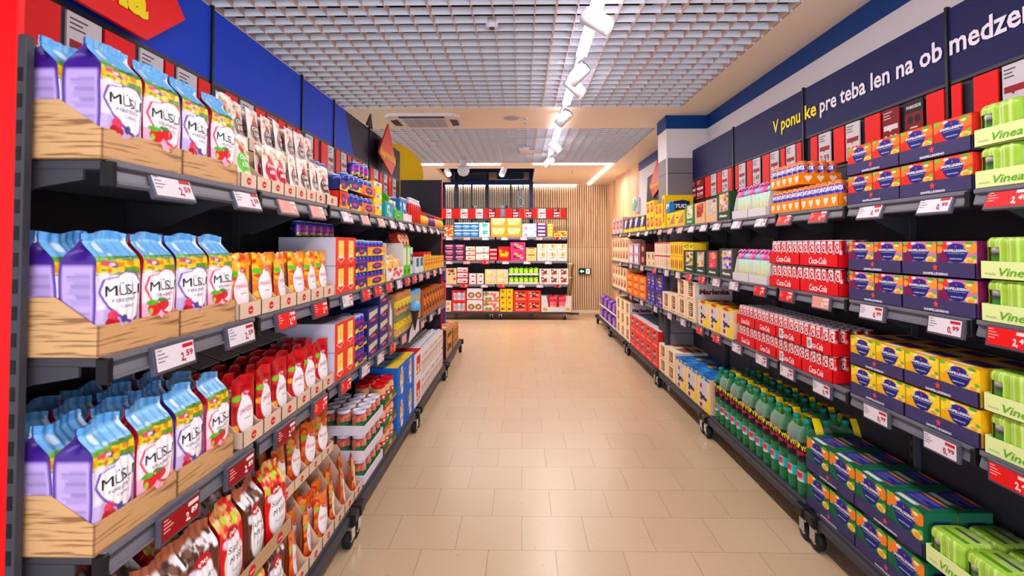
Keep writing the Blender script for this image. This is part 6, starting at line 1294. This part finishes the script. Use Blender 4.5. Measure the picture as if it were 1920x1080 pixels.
far(3, 1010, 1064.5, 3, 2, .145, 'white box with brown cake window', 'carton', (238, 226, 230), Art((238, 226, 230)).p([(.25, .25), (.75, .25), (.85, .92), (.15, .92)], (150, 80, 40)).b(.2, .3, .8, .9, [(90, 50, 40), (190, 110, 60), (240, 220, 230)], 12, .12, .08, 3).r(.2, .08, .5, .16, (206, 60, 60)), 'cake_carton')
far(4, 833, 845, 1, 2, .10, 'small white carton with biscuit', 'carton', (240, 226, 214), Art((240, 226, 214)).e(.5, .5, .3, .3, (226, 150, 70)), 'biscuit_carton')
far(4, 846, 873, 1, 2, .20, 'red case with white bottles', 'case', (230, 50, 36), Art((230, 50, 36)).r(.12, .1, .9, .8, (240, 226, 230)).e(.32, .45, .17, .3, (170, 166, 190)).e(.7, .45, .17, .3, (170, 166, 190)).e(.3, .85, .16, .1, (206, 20, 20)).e(.7, .85, .16, .1, (206, 20, 20)), 'bottle_case')
far(4, 874, 904, 1, 2, .22, 'white case with golden rings', 'case', (226, 222, 230), Art((228, 222, 230)).e(.28, .42, .2, .24, (60, 50, 60)).e(.28, .42, .14, .17, (226, 150, 50)).e(.74, .42, .2, .24, (60, 50, 60)).e(.74, .42, .14, .17, (226, 150, 50)).e(.28, .42, .05, .06, (240, 220, 190)).e(.74, .42, .05, .06, (240, 220, 190)).r(0, 0, 1, .08, (226, 60, 50)), 'ring_case')
far(4, 905, 935, 1, 2, .19, 'pink and green snack case', 'case', (240, 206, 200), blobart((240, 200, 196), [(226, 90, 100), (120, 150, 70), (244, 226, 220)], 5, n=24, ru=.09, rv=.12).r(0, 0, 1, .12, (236, 90, 60)), 'snack_case')
far(4, 936, 961, 2, 2, .215, 'yellow case with small pictures', 'case', (250, 196, 16), Art((250, 196, 16)).e(.5, .78, .14, .1, (160, 90, 60)).e(.4, .25, .2, .1, (150, 40, 30)).e(.7, .25, .14, .1, (130, 150, 190)), 'yellow_case')
far(4, 962, 1013, 2, 2, .20, 'orange-red case with dark window', 'case', (238, 60, 36), Art((238, 60, 36)).r(.18, .4, .82, .85, (60, 24, 34)).b(.2, .42, .8, .82, [(240, 200, 190), (190, 30, 40), (60, 90, 160), (240, 210, 150)], 12, .1, .07, 3).r(.15, .14, .9, .22, (250, 190, 170)), 'gingerbread_case')
b = MB(); w = .57; H1 = .09; H2 = .30
b.prism([(-w / 2, 0), (w / 2, 0), (w / 2, H2), (w / 2 - .09, H2), (w / 2 - .13, H1), (-w / 2 + .14, H1), (-w / 2 + .1, H2), (-w / 2, H2)], 'y', 0, .004, 'whitecard'); b.box(-w / 2, w / 2, .26, .264, 0, H2, 'whitecard')
for s in (-1, 1): b.box(*sorted((s * w / 2, s * (w / 2 - .004))), 0, .264, 0, H2, 'whitecard'); disc(b, s * .21, .05, .045, .028, (190, 180, 30), -.0006)
fill(Proto('display_box', b), 'F', 4, fx(1013.5), fx(1070), 1, 'wide white display box with yellow ovals', 'display box', d=-.01)
RB = Proto('red_snack_bag', bag(.15, .06, .30, Art((206, 16, 40)).r(.1, .08, .9, .36, (214, 190, 130)).r(.1, .36, .9, .62, (236, 100, 120)).b(.1, .66, .9, .95, [(226, 60, 60), (170, 10, 30)], 10, .14, .06, 3), (190, 14, 34), (150, 8, 26), 2, lines=False, nu=10, nv=14)[0])
fill(RB, 'F', 4, fx(1027), fx(1062), 2, 'red snack bag in white display', 'snack bag', rows=3, rd=.075, d=.012, dz=.005, rj=.1)
